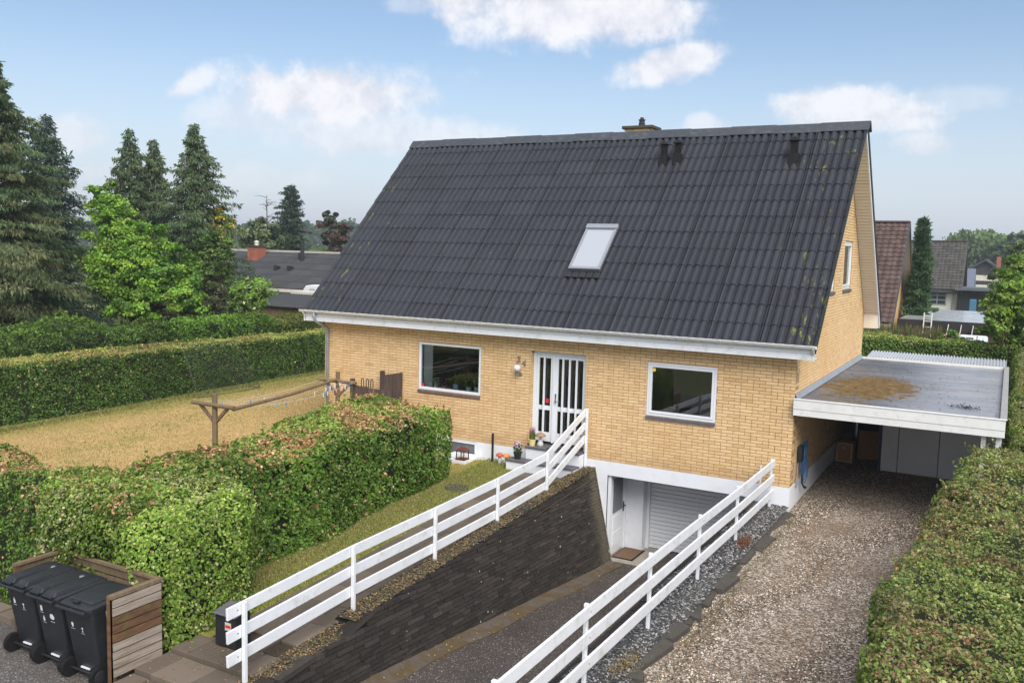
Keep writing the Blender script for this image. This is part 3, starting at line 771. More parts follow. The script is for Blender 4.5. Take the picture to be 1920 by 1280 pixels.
rz0 = EZ+W/2-EY
for k in range(12):
    x0 = RX0-.02+k*(RX1-RX0+.04)/12; x1 = x0+(RX1-RX0+.04)/12+.03; t = .012*(k % 2)
    a, h_ = .235, .205
    MB().prism([(W/2-a,rz0+.055-h_+t),(W/2-.03,rz0+.068+t),(W/2+.03,rz0+.068+t),(W/2+a,rz0+.055-h_+t),(W/2+a,rz0+.043-h_+t),(W/2+.03,rz0+.055+t),(W/2-.03,rz0+.055+t),(W/2-a,rz0+.043-h_+t)], 'x', x0, x1).build('ridge_cap', RIDGE, roof)
# fascia, soffit, gutter, downpipe
MB().box(-.33, 12.215, EY+.002, EY+.028, 2.588, 2.708).build('fascia_board', WHITE, house, bevel=.003)
MB().box(-.33, 12.215, EY-.008, EY+.02, 2.712, 2.822).build('fascia_board', WHITE, house, bevel=.003)
MB().box(-.33, 12.215, EY+.028, .0, 2.596, 2.612).build('soffit', WHITE, house)
def halfpipe(x0, x1, y, z, r):
    b = MB(); n = 10
    for x in (x0, x1):
        for rr in (r, r-.006):
            for k in range(n+1):
                th = math.pi*(1+k/n); b.v.append((x, y+rr*math.cos(th), z+rr*math.sin(th)))
    k1 = n+1
    for k in range(n):
        b.f += [(k, k+1, 2*k1+k+1, 2*k1+k), (k1+k+1, k1+k, 3*k1+k, 3*k1+k+1), (k, k1+k, k1+k+1, k+1), (2*k1+k, 2*k1+k+1, 3*k1+k+1, 3*k1+k)]; b.t += [.5]*4
    b.f += [(0, 2*k1, 3*k1, k1), (n, k1+n, 3*k1+n, 2*k1+n)]; b.t += [.5]*2
    return b
g_ = halfpipe(-.45, 12.27, EY-.075, 2.865, .062)
g_.tube([(-.455, EY-.137, 2.866), (12.275, EY-.137, 2.866)], .009, 6)
gut = g_.build('gutter', GUTTER, house, smooth=False)
for k in range(14):
    x = .4+k*.88; MB().bar((x, EY-.138, 2.86), (x, EY-.01, 2.81), .02, .006).build('gutter_bracket', GUTTER, gut)
ecp = MB(); ecp.prism([(EY-.14,2.868),(EY-.01,2.868),(EY-.01,2.60),(EY+.03,2.585),(EY-.03,2.70),(EY-.12,2.80)], 'x', 12.216, 12.236); ecp.build('eaves_end_board', WHITE, house)
ecp = MB(); ecp.prism([(EY-.14,2.868),(EY-.01,2.868),(EY-.01,2.60),(EY+.03,2.585),(EY-.03,2.70),(EY-.12,2.80)], 'x', -.352, -.332); ecp.build('eaves_end_board', WHITE, house)
dp = MB(); dp.tube([(.0, EY-.075, 2.82), (.0, EY-.075, 2.70), (.02, EY-.03, 2.60), (.12, -.09, 2.42), (.13, -.06, 2.34), (.13, -.06, -.45)], .038, 10)
dpo = dp.build('downpipe', ZINC, house, smooth=True)
for z in (2.1, .9): MB().lathe([(.046,0),(.046,.035)], (.13,-.06,z), 12).build('pipe_clamp', ZINC, dpo)
# barge boards and beige overhang planks
for s in (0, 1):
    pts = [(EY-.02, EZ-.05), (W/2, rz0-.03), (W/2, rz0-.22), (EY-.02+.0, EZ-.24)]
    if s: pts = [(W-y, z) for y, z in pts]
    MB().prism(pts, 'x', 12.205, 12.236).build('barge_board', WHITE, house)
    pts2 = [(y, z+.03) if i < 2 else (y, z+.15) for i, (y, z) in enumerate(pts)]
    MB().prism([(pts[0][0], pts[0][1]+.03), (pts[1][0], pts[1][1]+.03), (pts[1][0], pts[1][1]-.05), (pts[0][0], pts[0][1]-.05)], 'x', 12.240, 12.262).build('verge_trim', DARKMETAL, house)
    MB().prism(pts, 'x', -.385, -.355).build('barge_board', WHITE, house)
plank = MB(); plank.box(0, .35, 0, .088, 0, .016, .3); pm = plank.mesh('soffit_plank', SOFFIT)
npl = int((RS-.1)/.103)
for k in range(npl):
    o = link('soffit_plank', pm, roof); s = (.05+k*.103)/math.sqrt(2); nn = .155/math.sqrt(2)
    o.rotation_euler = (math.radians(45), 0, math.pi); o.location = (12.204, W-EY-s-nn, EZ+s-nn)
b = MB(); nn = .155/math.sqrt(2)
b.add([(11.85,EY+nn,EZ-nn),(12.204,EY+nn,EZ-nn),(12.204,W/2+nn,rz0-nn),(11.85,W/2+nn,rz0-nn)], [(0,1,2,3)]); b.build('front_verge_soffit', SOFFIT, house)
MB().prism([(W-.02,2.60),(W-EY+.02,2.60),(W-EY+.02,2.72),(W-.02,3.02)], 'x', 11.85, 12.204).build('eaves_box_end', SOFFIT, house)

# skylight (roof plane frame: x across, s up the slope, n out)
def RP(x, s, n): q = 1/math.sqrt(2); return (x, EY+(s-n)*q, EZ+(s+n)*q)
def rbox(m, x0, x1, s0, s1, n0, n1):
    vs = [RP(x, s, n) for n in (n0, n1) for x, s in ((x0,s0),(x1,s0),(x1,s1),(x0,s1))]
    return m.add(vs, [(0,3,2,1),(4,5,6,7),(0,1,5,4),(1,2,6,5),(2,3,7,6),(3,0,4,7)])
ALU = plain('grey_aluminium', srgb(150,154,162), .4, .05, 3, metallic=.3)
SX0, SX1, SS0, SS1 = 6.50, 7.28, 1.74, 3.18
m = MB(); rbox(m, SX0-.03, SX1+.03, SS0-.05, SS1+.04, .03, .085); sk = m.build('skylight', DARKMETAL, house)
m = MB(); rbox(m, SX0, SX0+.055, SS0+.07, SS1-.14, .08, .135); rbox(m, SX1-.055, SX1, SS0+.07, SS1-.14, .08, .135); rbox(m, SX0, SX1, SS0, SS0+.07, .08, .13); m.build('skylight_frame', ALU, sk, bevel=.004)
m = MB(); rbox(m, SX0-.01, SX1+.01, SS1-.14, SS1, .08, .165); m.build('top_cover', ALU, sk, bevel=.012)
SKYG = NT('skylight_glass'); SKYG.base(srgb(168,172,180)); SKYG.rough(.04); SKYG.b.inputs['Specular IOR Level'].default_value = .8
m = MB(); rbox(m, SX0+.055, SX1-.055, SS0+.07, SS1-.14, .09, .108); m.build('pane', SKYG.m, sk)
m = MB()
for k in range(5): rbox(m, SX0-.04+k*.176, SX0+.10+k*.176, SS0-.22, SS0-.05, .03, .078)
m.build('flashing', DARKMETAL, sk, bevel=.01)
# hooded roof vents
for x, s, k in ((7.68, 5.62, 1.0), (8.02, 5.66, 1.0), (10.82, 5.52, 1.15)):
    p = np.array(RP(x, s, .05)); v = MB()
    v.prism([(p[1]-.13*k, p[2]-.17*k), (p[1]+.10*k, p[2]+.02*k), (p[1]+.065*k, p[2]+.10*k), (p[1]-.065*k, p[2]+.10*k)], 'x', x-.10*k, x+.10*k)
    vo = v.build('roof_vent', RUBBER, house, bevel=.01)
    MB().box(x-.065*k, x+.065*k, p[1]-.065*k, p[1]+.065*k, p[2]+.08*k, p[2]+.36*k).build('vent_pipe', RUBBER, vo, bevel=.008)
    MB().add([(x-.105*k,p[1]-.105*k,p[2]+.35*k),(x+.105*k,p[1]-.105*k,p[2]+.35*k),(x+.105*k,p[1]+.105*k,p[2]+.35*k),(x-.105*k,p[1]+.105*k,p[2]+.35*k),(x-.02,p[1],p[2]+.43*k),(x+.02,p[1],p[2]+.43*k)],
             [(3,2,1,0),(0,1,5,4),(1,2,5),(2,3,4,5),(3,0,4)]).build('vent_hood', RUBBER, vo)
# chimney behind the ridge
ch = MB().box(6.02, 6.76, 5.05, 5.60, 6.6, 7.80).build('chimney', MORTAR, house)
chb = MB()
for k in range(17):
    z = 6.68+k*CH
    for j in range(4):
        x = 6.02+j*.24-(.12 if k % 2 else 0); x0, x1 = max(6.015, x), min(6.765, x+.228)
        if x1-x0 > .03: chb.box(x0, x1, 5.042, 5.06, z, z+CH-J)
    for j in range(3):
        y = 5.05+j*.24-(.12 if k % 2 else 0); y0, y1 = max(5.05, y), min(5.6, y+.228)
        if y1-y0 > .03: chb.box(6.75, 6.768, y0, y1, z, z+CH-J)
chb.build('chimney_bricks', BRICK, ch, kind='stuff')
MOSSY = plain('mossy_slab', srgb(72,68,54), .95, .3, 9, .8, 40)
MB().box(5.95, 6.83, 4.98, 5.67, 7.80, 7.885).build('chimney_slab', MOSSY, ch, bevel=.02)
MB().lathe([(.085,0),(.085,.10),(.075,.11),(.075,.17),(.10,.175),(.10,.19),(.05,.20),(.05,.245),(.03,.25)], (6.4,5.3,7.88), 14).build('chimney_pot', DARKMETAL, ch)

# house number and globe lamp
def text_mesh(s, size, depth):
    cu = bpy.data.curves.new('number', 'FONT'); cu.body = s; cu.size = size; cu.extrude = depth; cu.bevel_depth = .003
    o = bpy.data.objects.new('tmp', cu); col.objects.link(o); dg = bpy.context.evaluated_depsgraph_get(); dg.update()
    me = bpy.data.meshes.new_from_object(o.evaluated_get(dg)); bpy.data.objects.remove(o); return me
NUMM = plain('number_ceramic', srgb(132,120,108), .5, .1, 10)
for ch_, x, z in (('3', 5.66, 1.985), ('4', 5.80, 1.915)):
    me = text_mesh(ch_, .20, .008); me.materials.clear(); me.materials.append(NUMM)
    o = link('house_number', me, house); o.rotation_euler = (math.radians(90), math.radians(6), 0); o.location = (x, -.016, z)
lamp = thing('wall_lamp', 'small globe wall lamp with white glass beside the front door', 'lamp', (5.74, -.01, 1.74))
MB().lathe([(.05,0),(.05,.02)], (0,0,0), 16)
MB().tube([(5.77,-.002,1.72),(5.77,-.025,1.72)], .045, 14).build('wall_plate', STEEL, lamp)
MB().tube([(5.77,-.02,1.72),(5.76,-.08,1.71),(5.735,-.12,1.73),(5.735,-.12,1.76)], .014, 8).build('arm', STEEL, lamp, smooth=True)
MB().lathe([(.035,0),(.045,.03),(.045,.05)], (5.735,-.12,1.75), 14).build('lamp_holder', STEEL, lamp)
GLOBE = NT('globe_glass'); GLOBE.base(srgb(222,214,218)); GLOBE.rough(.12); GLOBE.b.inputs['Specular IOR Level'].default_value = .8
MB().lathe([(.005+.078*math.sin(math.pi*k/12), .078-.078*math.cos(math.pi*k/12)) for k in range(1, 13)], (5.735,-.12,1.785), 18).build('globe', GLOBE.m, lamp, smooth=True)

# ================================================================== STEPS, PATH, WALLS
st = thing('front_steps', 'white rendered steps with dark slate treads at the front door', 'steps', (6.7, -.3, -.33))
MB().box(6.12, 7.46, -.32, -.014, -.5, .112).build('landing', PLINTH, st, bevel=.006)
MB().box(5.80, 7.46, -.64, -.325, -.5, -.158).build('lower_step', PLINTH, st, bevel=.006)
for k in range(5): MB().box(6.10+k*.272, 6.10+k*.272+.268, -.345, -.03, .114, .148).build('slate_tread', SLATE, st, bevel=.004)
for k in range(6): MB().box(5.78+k*.281, 5.78+k*.281+.277, -.665, -.33, -.156, -.122).build('slate_tread', SLATE, st, bevel=.004)

pz = lambda y: -.31 + .051*y
path = struct(MB().add([(6.22,-9.42,pz(-9.42)-.03),(7.44,-9.42,pz(-9.42)-.03),(7.44,-.66,pz(-.66)-.03),(6.22,-.66,pz(-.66)-.03),
                 (7.78,-9.42,pz(-9.42)-.06),(7.78,-.1,pz(-.1)-.04),(7.44,-.1,pz(-.1)-.03)], [(0,1,2,3),(1,4,5,6)]).build('garden_path', SOIL))
pav = MB().box(0,.294,0,.594,-.04,.012,0.0).mesh('paver', PAVER)
for i in range(4):
    k = 0; y = -9.40 + (.3 if i % 2 else 0)
    while y < -.70:
        ln = min(.594, -.68-y)
        if ln > .15:
            o = link('paver', pav, path, .006); o.scale = (1, ln/.594, 1)
            o.location = (6.235+i*.30, y, pz(y)-.004+random.uniform(-.005,.005)); o.rotation_euler = (.051+random.uniform(-.006,.006), random.uniform(-.008,.008), random.uniform(-.004,.004))
        y += .60
# broad paved steps down to the street
sfl = struct(MB().box(5.97, 7.62, -11.7, -9.42, -1.3, -1.06).build('paved_steps', SOIL))
pv2 = MB().box(0,.296,0,.535,-.11,0,0.0).mesh('paver', PAVER)
for r_, (y1, z) in enumerate(((-9.42,-.815), (-9.97,-.875), (-10.52,-.94), (-11.07,-1.0+.02))):
    for i in range(5 if r_ == 0 else 6):
        x = 5.98+i*.30+(0.02 if r_ == 0 else -.0)
        o = link('paver', pv2, sfl, .008); o.location = (x, y1-.545, z+random.uniform(-.005,.005)); o.rotation_euler = (random.uniform(-.008,.008), random.uniform(-.008,.008), 0)

# battered retaining wall of flat dark stones
rw = thing('retaining_wall', 'dark slate stone retaining wall along the sunken driveway', 'wall', (7.9, -4.5, -1.9))
def wt(y):  return -.165 + .058*y - (.10 if y < -8.3 else 0)            # top edge of the wall
def wx(z):  return 7.702 + .23*(-.2-z)
b = MB(); ys = lin(-11.6, .0, 40)
for y0, y1 in zip(ys[:-1], ys[1:]):
    z0a, z0b, za, zb = rz(y0)-.15, rz(y1)-.15, wt(y0), wt(y1)
    b.add([(wx(z0a)-.035,y0,z0a),(wx(z0b)-.035,y1,z0b),(wx(zb)-.035,y1,zb-.03),(wx(za)-.035,y0,za-.03),(7.35,y0,za-.03),(7.35,y1,zb-.03)], [(0,1,2,3),(3,2,5,4)])
b.add([(wx(rz(0)-.15)-.03,-.005,rz(0)-.15),(wx(-.2)-.03,-.005,-.2),(7.2,-.005,-.2),(7.2,-.005,-2.4)], [(0,1,2,3)])
struct(MB().add([(7.43,-11.6,wt(-11.6)-.01),(wx(wt(-11.6))-.05,-11.6,wt(-11.6)-.005),(wx(wt(-8.4))-.05,-8.4,wt(-8.4)-.005),(7.43,-8.4,wt(-8.4)-.01)], [(0,1,2,3)]).add([(7.43,-8.3,wt(-8.29)-.01),(wx(wt(-8.29))-.05,-8.3,wt(-8.29)-.005),(wx(wt(-.02))-.05,-.02,wt(-.02)-.005),(7.43,-.02,wt(-.02)-.01)], [(0,1,2,3)]).build('gravel_verge', SOIL))
core = b.build('wall_core', plain('dark_joint', (.008,.007,.006), .95, .3, 9), rw)
stones = []
slope_c = -.048
k = 0; h0 = -3.0
while h0 < .6:
    ch_ = random.uniform(.058, .074); y = -11.5 - random.random()*.3
    while y < -.03:
        w = random.uniform(.16, .46); yc = min(y+w, -.012); ym = (y+yc)/2
        zl0 = h0 + slope_c*ym; zl1 = zl0 + ch_ - .010
        tp = min(wt(y), wt(yc))
        if zl0 < tp-.012 and zl0 > rz(ym)-.06 and yc-y > .05: stones.append((y+.003, yc-.005, zl0, min(zl1, tp+.01)))
        y += w
    h0 += ch_
def stone_box(m, s, tint):
    y0, y1, z0, z1 = s; d = random.uniform(-.010, .008); d2 = d + random.uniform(-.004, .004); j = lambda q: random.uniform(-q, q)
    sl = slope_c*(y1-y0)/2
    f = [(wx(z0)+d+j(.004), y0+j(.005), z0-sl+j(.002)), (wx(z0)+d2+j(.004), y1+j(.005), z0+sl+j(.002)), (wx(z1)+d2-.006+j(.004), y1+j(.006), z1+sl+j(.003)), (wx(z1)+d-.006+j(.004), y0+j(.006), z1-sl+j(.003))]
    bk = [(x-.09, y, z) for x, y, z in f]
    m.add(f+bk, [(0,1,2,3), (3,2,6,7), (0,4,5,1), (1,5,6,2), (0,3,7,4)], tint)
order = sorted(range(len(stones)), key=lambda i: -((stones[i][1]-stones[i][0])*(stones[i][3]-stones[i][2]) / ((7.9-CAM[0])**2+(stones[i][0]-CAM[1])**2) if stones[i][0] > -8.6 else 0))
big = set(order[:300]); rest_s = MB()
for i, s in enumerate(stones):
    if i in big: m = MB(); stone_box(m, s, random.random()); m.build('stone', STONE, rw)
    else: stone_box(rest_s, s, random.random())
rest_s.build('small_stones', STONE, rw, kind='stuff')
# coping slabs along the top, uneven
y = -11.2
while y < -.35:
    w = random.uniform(.45, .95); y1 = min(y+w, -.3); d = random.uniform(-.02, .02); z0, z1 = wt(y), wt(y1); x1 = wx(z0)+.015+d
    if random.random() < .3:
        hgt = random.uniform(.015, .045)
        MB().add([(x1-random.uniform(.16,.3),y+.01,z0-.03),(x1,y+.02,z0-.03),(x1-.01,y1-.015,z1-.03),(x1-random.uniform(.18,.3),y1-.01,z1-.03),
                  (x1-random.uniform(.16,.28),y+.02,z0+hgt),(x1-.02,y+.03,z0+hgt),(x1-.03,y1-.03,z1+hgt),(x1-random.uniform(.18,.28),y1-.02,z1+hgt)],
                 [(4,5,6,7),(0,1,5,4),(1,2,6,5),(2,3,7,6),(3,0,4,7)]).build('coping_stone', STONE, rw)
    y = y1
# far end return of the wall by the house: pale mortar edge
b = MB(); y0, y1 = -.055, -.002
b.add([(wx(-2.25)+.012,y0,-2.25),(wx(-.17)+.012,y0,-.17),(wx(-.17)+.004,y1,-.17),(wx(-2.25)+.004,y1,-2.25),(wx(-.17)-.3,y0,-.17),(wx(-.17)-.3,y1,-.17)], [(0,1,2,3),(1,4,5,2)])
b.build('mortar_edge', plain('pale_mortar', srgb(128,118,102), .95, .25, 12, .6, 40), rw)
# right side wall of the sunken drive and its coping
rw2 = thing('low_stone_wall', 'low brown stone wall edging the far side of the sunken driveway', 'wall', (11.2, -5, -1.6))
MB().add([(11.12,-12,-1.3),(11.12,.0,-2.3),(11.12,.0,-.40),(11.12,-12,-.40),(11.3,-12,-.4),(11.3,0,-.4)], [(3,2,1,0),(3,4,5,2)]).build('wall_core', STONE, rw2)
y = -12.0
while y < -.05:
    w = random.uniform(.25, .6); y1 = min(y+w, -.02); hgt = random.uniform(.02, .05); a = random.uniform(.10,.15)
    MB().add([(11.08-random.uniform(0,.03),y+.006,-.42),(11.08+a,y+.006,-.42),(11.08+a,y1-.006,-.42),(11.08-random.uniform(0,.03),y1-.006,-.42),
              (11.10,y+.012,-.40+hgt),(11.07+a,y+.012,-.40+hgt),(11.07+a,y1-.012,-.40+hgt+random.uniform(-.01,.01)),(11.10,y1-.012,-.40+hgt)],
             [(4,5,6,7),(0,1,5,4),(1,2,6,5),(2,3,7,6),(3,0,4,7)]).build('coping_stone', STONE, rw2)
    y = y1
# rough flat stones edging the gravel drive
ed = thing('stone_edging', 'row of rough flat grey stones between granite chippings and gravel driveway', 'edging', (11.9, -4.5, -.45))
y = -12.0
while y < -.25:
    w = random.uniform(.28, .95); y1 = min(y+w, -.22); tl = random.uniform(-.07, .07); hh = random.uniform(.0, .075)
    xa, xb2 = 11.79+random.uniform(-.05,.04), 11.97+random.uniform(-.07,.08)
    P = [(xa,y+.01),(xb2+tl,y+random.uniform(.01,.10)),(xb2-tl,y1-random.uniform(.01,.07)),(xa+.03,y1-.01)]
    MB().add([(px,py,-.50) for px, py in P]+[(px+(.012 if i in (0,3) else -.012),py,-.435+hh+(.02 if i in (0,3) else -.012)+random.uniform(-.008,.008)) for i, (px, py) in enumerate(P)],
             [(4,5,6,7),(0,1,5,4),(1,2,6,5),(2,3,7,6),(3,0,4,7)]).build('edging_stone', KERBSTONE, ed, bevel=.008)
    y = y1

# ================================================================== WHITE RAIL FENCES
lf = thing('rail_fence', 'white three rail wooden fence on steel posts beside the paved garden path', 'fence', (7.5, -5, -.6), 'white rail fences')
LP_ = [(-10.12,-.835,.19),(-8.05,-.72,.295),(-5.98,-.60,.335),(-3.96,-.495,.385),(-1.98,-.40,.475),(-.12,-.10,1.11)]
for y, z0, z1 in LP_: MB().box(7.482, 7.532, y-.025, y+.025, z0-.12, z1+.012).build('post', WHITE, lf, bevel=.004)
for k in range(3):
    dz = .075 + k*.295; ext = .24
    pts = [(LP_[0][0]-ext, LP_[0][2]-.012)] + [(y, z1) for y, z0, z1 in LP_[1:]]
    for i in range(5):
        y0, z0 = pts[i]; y1, z1 = pts[i+1]
        if i == 4: ycut = y1+.03; z1 += .01; y1 = ycut
        MB().bar((7.458,y0+.002,z0-dz),(7.458,y1-.002,z1-dz),.032,.15,(0,0,1)).build('rail', WHITE, lf, bevel=.004)
    for y, z0, z1 in LP_[:1]:
        MB().tube([(7.476,y-.08,z1-dz-.0),(7.48,y-.08,z1-dz)], .01, 6).build('bolt', STEEL, lf)
rf = thing('rail_fence', 'white three rail wooden fence standing in dark granite chippings beside the gravel driveway', 'fence', (11.58, -5, -.37), 'white rail fences')
RP_ = [(-11.0,.645),(-8.98,.67),(-6.96,.655),(-4.84,.63),(-2.69,.59),(-.22,.58)]
for y, z1 in RP_: MB().box(11.505, 11.550, y-.023, y+.023, -.5, z1+.005).build('post', WHITE, rf, bevel=.004)
for k in range(3):
    dz = .075+k*.30
    for i in range(5):
        y0, z0 = RP_[i]; y1, z1 = RP_[i+1]
        if i == 0: y0 -= 1.4
        if i == 4: y1 += .06
        MB().bar((11.568,y0+.002,z0-dz),(11.568,y1-.002,z1-dz),.032,.145).build('rail', WHITE, rf, bevel=.004)
for y, z1 in RP_:
    for k in range(3): MB().lathe([(.009,0),(.009,.004),(.004,.006)], (0,0,0), 8).build('screw', STEEL, rf).matrix_local = Matrix.Translation((11.584-11.58, y+5, z1-.075-k*.30+.37)) @ Matrix.Rotation(math.pi/2, 4, 'Y')
MB().box(11.30, 11.33, -.18, -.15, -.5, .42).build('short_post', WHITE, rf)

# ================================================================== CARPORT
cp = thing('carport', 'flat roofed white carport leaning against the brick gable', 'carport', (13.6, 4, -.45))
CX0, CX1, CY0, CY1 = L+.03, 15.46, -.10, 8.75
def mk_felt():
    t = NT('wet_roof_felt'); x = t.xyz()
    c = t.ramp(t.noise(.9, 6, .6, stretch=(.5,1.6,1)), [(.3, srgb(70,72,77)), (.55, srgb(96,99,105)), (.75, srgb(124,127,133))])
    c = t.mix(t.math('MULTIPLY', t.step(t.noise(4, 6, .7), .52, .7), .5), c, srgb(66,66,68))
    c = t.mix(t.math('MULTIPLY', t.step(t.math('ADD', x[0], t.noise(1.2, 6, .6)), 13.4, 14.9), .7), c, t.ramp(t.noise(2.0, 7, .7, stretch=(.4,2,1)), [(.3, srgb(122,125,131)), (.7, srgb(176,179,185))]))  # wet reflection painted in as paler grey streaks towards the outer side
    seam = t.math('LESS_THAN', t.math('FRACT', t.math('MULTIPLY', t.math('ADD', x[1], t.math('MULTIPLY', t.noise(1.5, 3), .12)), 1.02)), .035); c = t.mix(t.math('MULTIPLY', seam, .6), c, srgb(52,52,54))
    dx = t.math('SUBTRACT', x[0], 12.85); dy = t.math('MULTIPLY', t.math('SUBTRACT', x[1], 3.0), .5)
    d = t.math('SQRT', t.math('ADD', t.math('MULTIPLY', dx, dx), t.math('MULTIPLY', dy, dy)))
    mm = t.step(t.math('SUBTRACT', t.math('ADD', 1.02, t.math('MULTIPLY', t.math('SUBTRACT', t.noise(2.2, 9, .78), .5), 3.0)), d), .0, .22)
    c = t.mix(mm, c, t.ramp(t.noise(9, 8, .78), [(.36, srgb(56,48,34)), (.5, srgb(102,78,40)), (.64, srgb(130,112,60))]))
    t.base(c); wet = t.step(t.noise(1.2, 5, .6), .35, .6)
    t.rough(t.math('ADD', t.math('MULTIPLY', mm, .7), t.math('MULTIPLY', t.math('SUBTRACT', 1.0, wet), .35), clamp=True))
    t.n[t.b.name].inputs['Specular IOR Level'].default_value = .5
    r = t.math('ADD', .27, t.math('MAXIMUM', t.math('MULTIPLY', mm, .75), t.math('MULTIPLY', wet, .34)), clamp=True); t.rough(r)
    t.bump(t.noise(30, 5, .7), .25, .006); return t.m
b = MB(); n = 9
for k in range(n):                         # felt laps run across the roof
    y0, y1 = CY0+.03+(CY1-CY0-.03)*k/n, CY0+.03+(CY1-CY0-.03)*(k+1)/n
    b.add([(CX0,y0,1.735),(CX1-.09,y0,1.725),(CX1-.09,y1,1.733),(CX0,y1,1.743),(CX0,y1,1.735),(CX1-.09,y1,1.725)], [(0,1,2,3),(3,2,5,4)])
b.box(CX0, CX1-.1, CY0+.03, CY1, 1.62, 1.715)
rfc = b.build('felt_roof', mk_felt(), cp)
MB().box(CX0-.02, CX1, CY0-.026, CY0, 1.475, 1.600).build('fascia_board', WHITE_OLD, cp, bevel=.003)
MB().box(CX0-.02, CX1, CY0-.034, CY0-.006, 1.604, 1.785).build('fascia_board', WHITE_OLD, cp, bevel=.003)
MB().box(CX0-.02, CX1+.02, CY0-.045, CY0+.05, 1.787, 1.803).build('front_trim', WHITE_OLD, cp, bevel=.003)
MB().box(CX1-.03, CX1, CY0+.002, CY1+.1, 1.475, 1.785).build('side_fascia', WHITE_OLD, cp)
MB().box(CX1-.09, CX1+.02, CY0+.052, CY1+.1, 1.787, 1.803).build('side_trim', plain('grey_trim', srgb(150,150,148), .7, .15, 5, .2), cp)
MB().prism([(CX1-.10,1.725),(CX1-.06,1.786),(CX1-.03,1.786),(CX1-.03,1.70)], 'y', CY0+.03, CY1).build('felt_upstand', DARKMETAL, cp)
MB().box(CX0, CX1, CY1+.0, CY1+.04, 1.70, 1.80).build('rear_trim', WHITE_OLD, cp)
fl = MB(); nf = 9
for k in range(nf):
    y0, y1 = .02+(CY1-.02)*k/nf, .02+(CY1-.02)*(k+1)/nf+.02
    MB().add([(L+.004,y0,1.87),(L+.004+.002*(k%2),y1,1.87),(L+.06,y1,1.755),(L+.06,y0,1.755)], [(0,1,2,3)]).build('lead_flashing', ZINC, cp)
CEIL = plain('carport_ceiling', srgb(150,142,130), .8, .15, 4)
MB().box(CX0, CX1-.04, CY0+.03, CY1, 1.585, 1.612).build('ceiling', CEIL, cp)
for y in (2.2, 4.4, 6.6): MB().box(CX0, CX1-.05, y, y+.06, 1.45, 1.584).build('rafter', CEIL, cp)
for x in (15.10, 15.33): MB().box(x, x+.075, .0, .075, -.6, 1.474).build('post', WHITE_OLD, cp)
MB().box(15.38, 15.42, .1, CY1, -.6, 1.474).build('side_wall', WHITE_OLD, cp)
# storeroom front: white panels, blue strip
for a, c in ((12.98,13.33),(13.345,14.19),(14.205,15.02),(15.035,15.37)): MB().box(a, c, 4.62, 4.66, -.43, 1.56).build('wall_panel', plain('grey_white_panel', srgb(232,232,234), .6, .05, 2), cp, bevel=.003)
MB().box(12.90, 12.965, 4.63, 8.6, -.45, 1.56).build('blue_side', plain('blue_paint', srgb(54,74,104), .6, .1, 4), cp)
MB().box(11.9, 15.4, 8.55, 8.6, -.6, 1.56).build('rear_panel', DARKWOOD, cp)
# corrugated clear plastic roof behind
pr = thing('plastic_lean_to_roof', 'low corrugated clear plastic roof behind the carport', 'roof', (13.8, 9.6, -.45))
b = MB(); n = 260; x0, x1 = 12.0, 15.42
for j, (y, z) in enumerate(((8.83, 1.79), (10.05, 1.86))):
    for i in range(n+1):
        x = x0+(x1-x0)*i/n; b.v.append((x, y, z+.022*math.cos(2*math.pi*(x-x0)/.076)))
for i in range(n): b.f.append((i, i+1, n+2+i, n+1+i)); b.t.append(.5)
b.build('corrugated_sheet', plain('clear_corrugated_plastic', srgb(170,174,180), .3, .06, 3), pr, smooth=True)
for x in (12.1, 15.3): MB().box(x, x+.07, 9.9, 9.97, -.6, 1.82).build('post', OLDWOOD, pr)
# things under the carport
bx = thing('wooden_box', 'light framed brown wooden box against the wall under the carport', 'box', (12.09, 5.3, -.45))
MB().box(11.92, 12.26, 5.13, 5.48, -.44, .0).build('panel', CLEARPLY, bx)
for a, c, e, f in ((11.90,12.28,-.45,-.42),(11.90,12.28,-.01,.02),(11.90,11.93,-.42,-.01),(12.25,12.28,-.42,-.01)): MB().box(a, c, 5.09, 5.5, e, f).build('edge_strip', plain('pale_wood', srgb(206,186,160), .7, .08, 5), bx)
MB().box(12.03, 12.12, 5.122, 5.13, -.14, -.08).build('handle', STEEL, bx)
tag(MB().add([(12.33,5.62,-.43),(12.86,5.70,-.43),(12.86,5.92,.24),(12.31,5.84,.24),(12.33,5.65,-.43),(12.86,5.73,-.43),(12.86,5.95,.24),(12.31,5.87,.24)], [(0,1,2,3),(7,6,5,4),(3,2,6,7),(1,5,6,2),(0,3,7,4)]).build('plywood_board', CLEARPLY), 'plain plywood board leaning at the back of the carport', 'board')
hs = thing('garden_hose', 'blue garden hose coiled on a black holder at the brick corner', 'hose', (L+.05, .75, .4))
MB().box(L+.014, L+.10, .52, .74, .42, .74).build('hose_holder', BLACK, hs, bevel=.01)
BLUE = plain('blue_hose', srgb(34,98,150), .4, .1, 6)
b = MB()
for k in range(5):
    yc, hw, hh, zc, xo = .80+.03*k, .06+.028*k, .30+.035*k, .46-.025*k, L+.05+.014*k
    b.tube([(xo+.012*math.sin(3*t), yc+hw*math.sin(t), zc+hh*math.cos(t)) for t in [2*math.pi*q/22 for q in range(23)]], .0085, 6)
b.tube([(L+.11,.72,.5),(L+.14,.86,.46),(L+.15,1.02,.30),(L+.13,1.05,.05),(L+.1,.98,-.1)], .0105, 6)
b.build('coil', BLUE, hs, smooth=True)
MB().tube([(L+.07,.80,.15),(L+.08,.80,-.05),(L+.12,.87,-.16),(L+.13,.93,-.17)], [.014,.018,.024,.03], 8).build('nozzle', BLACK, hs)
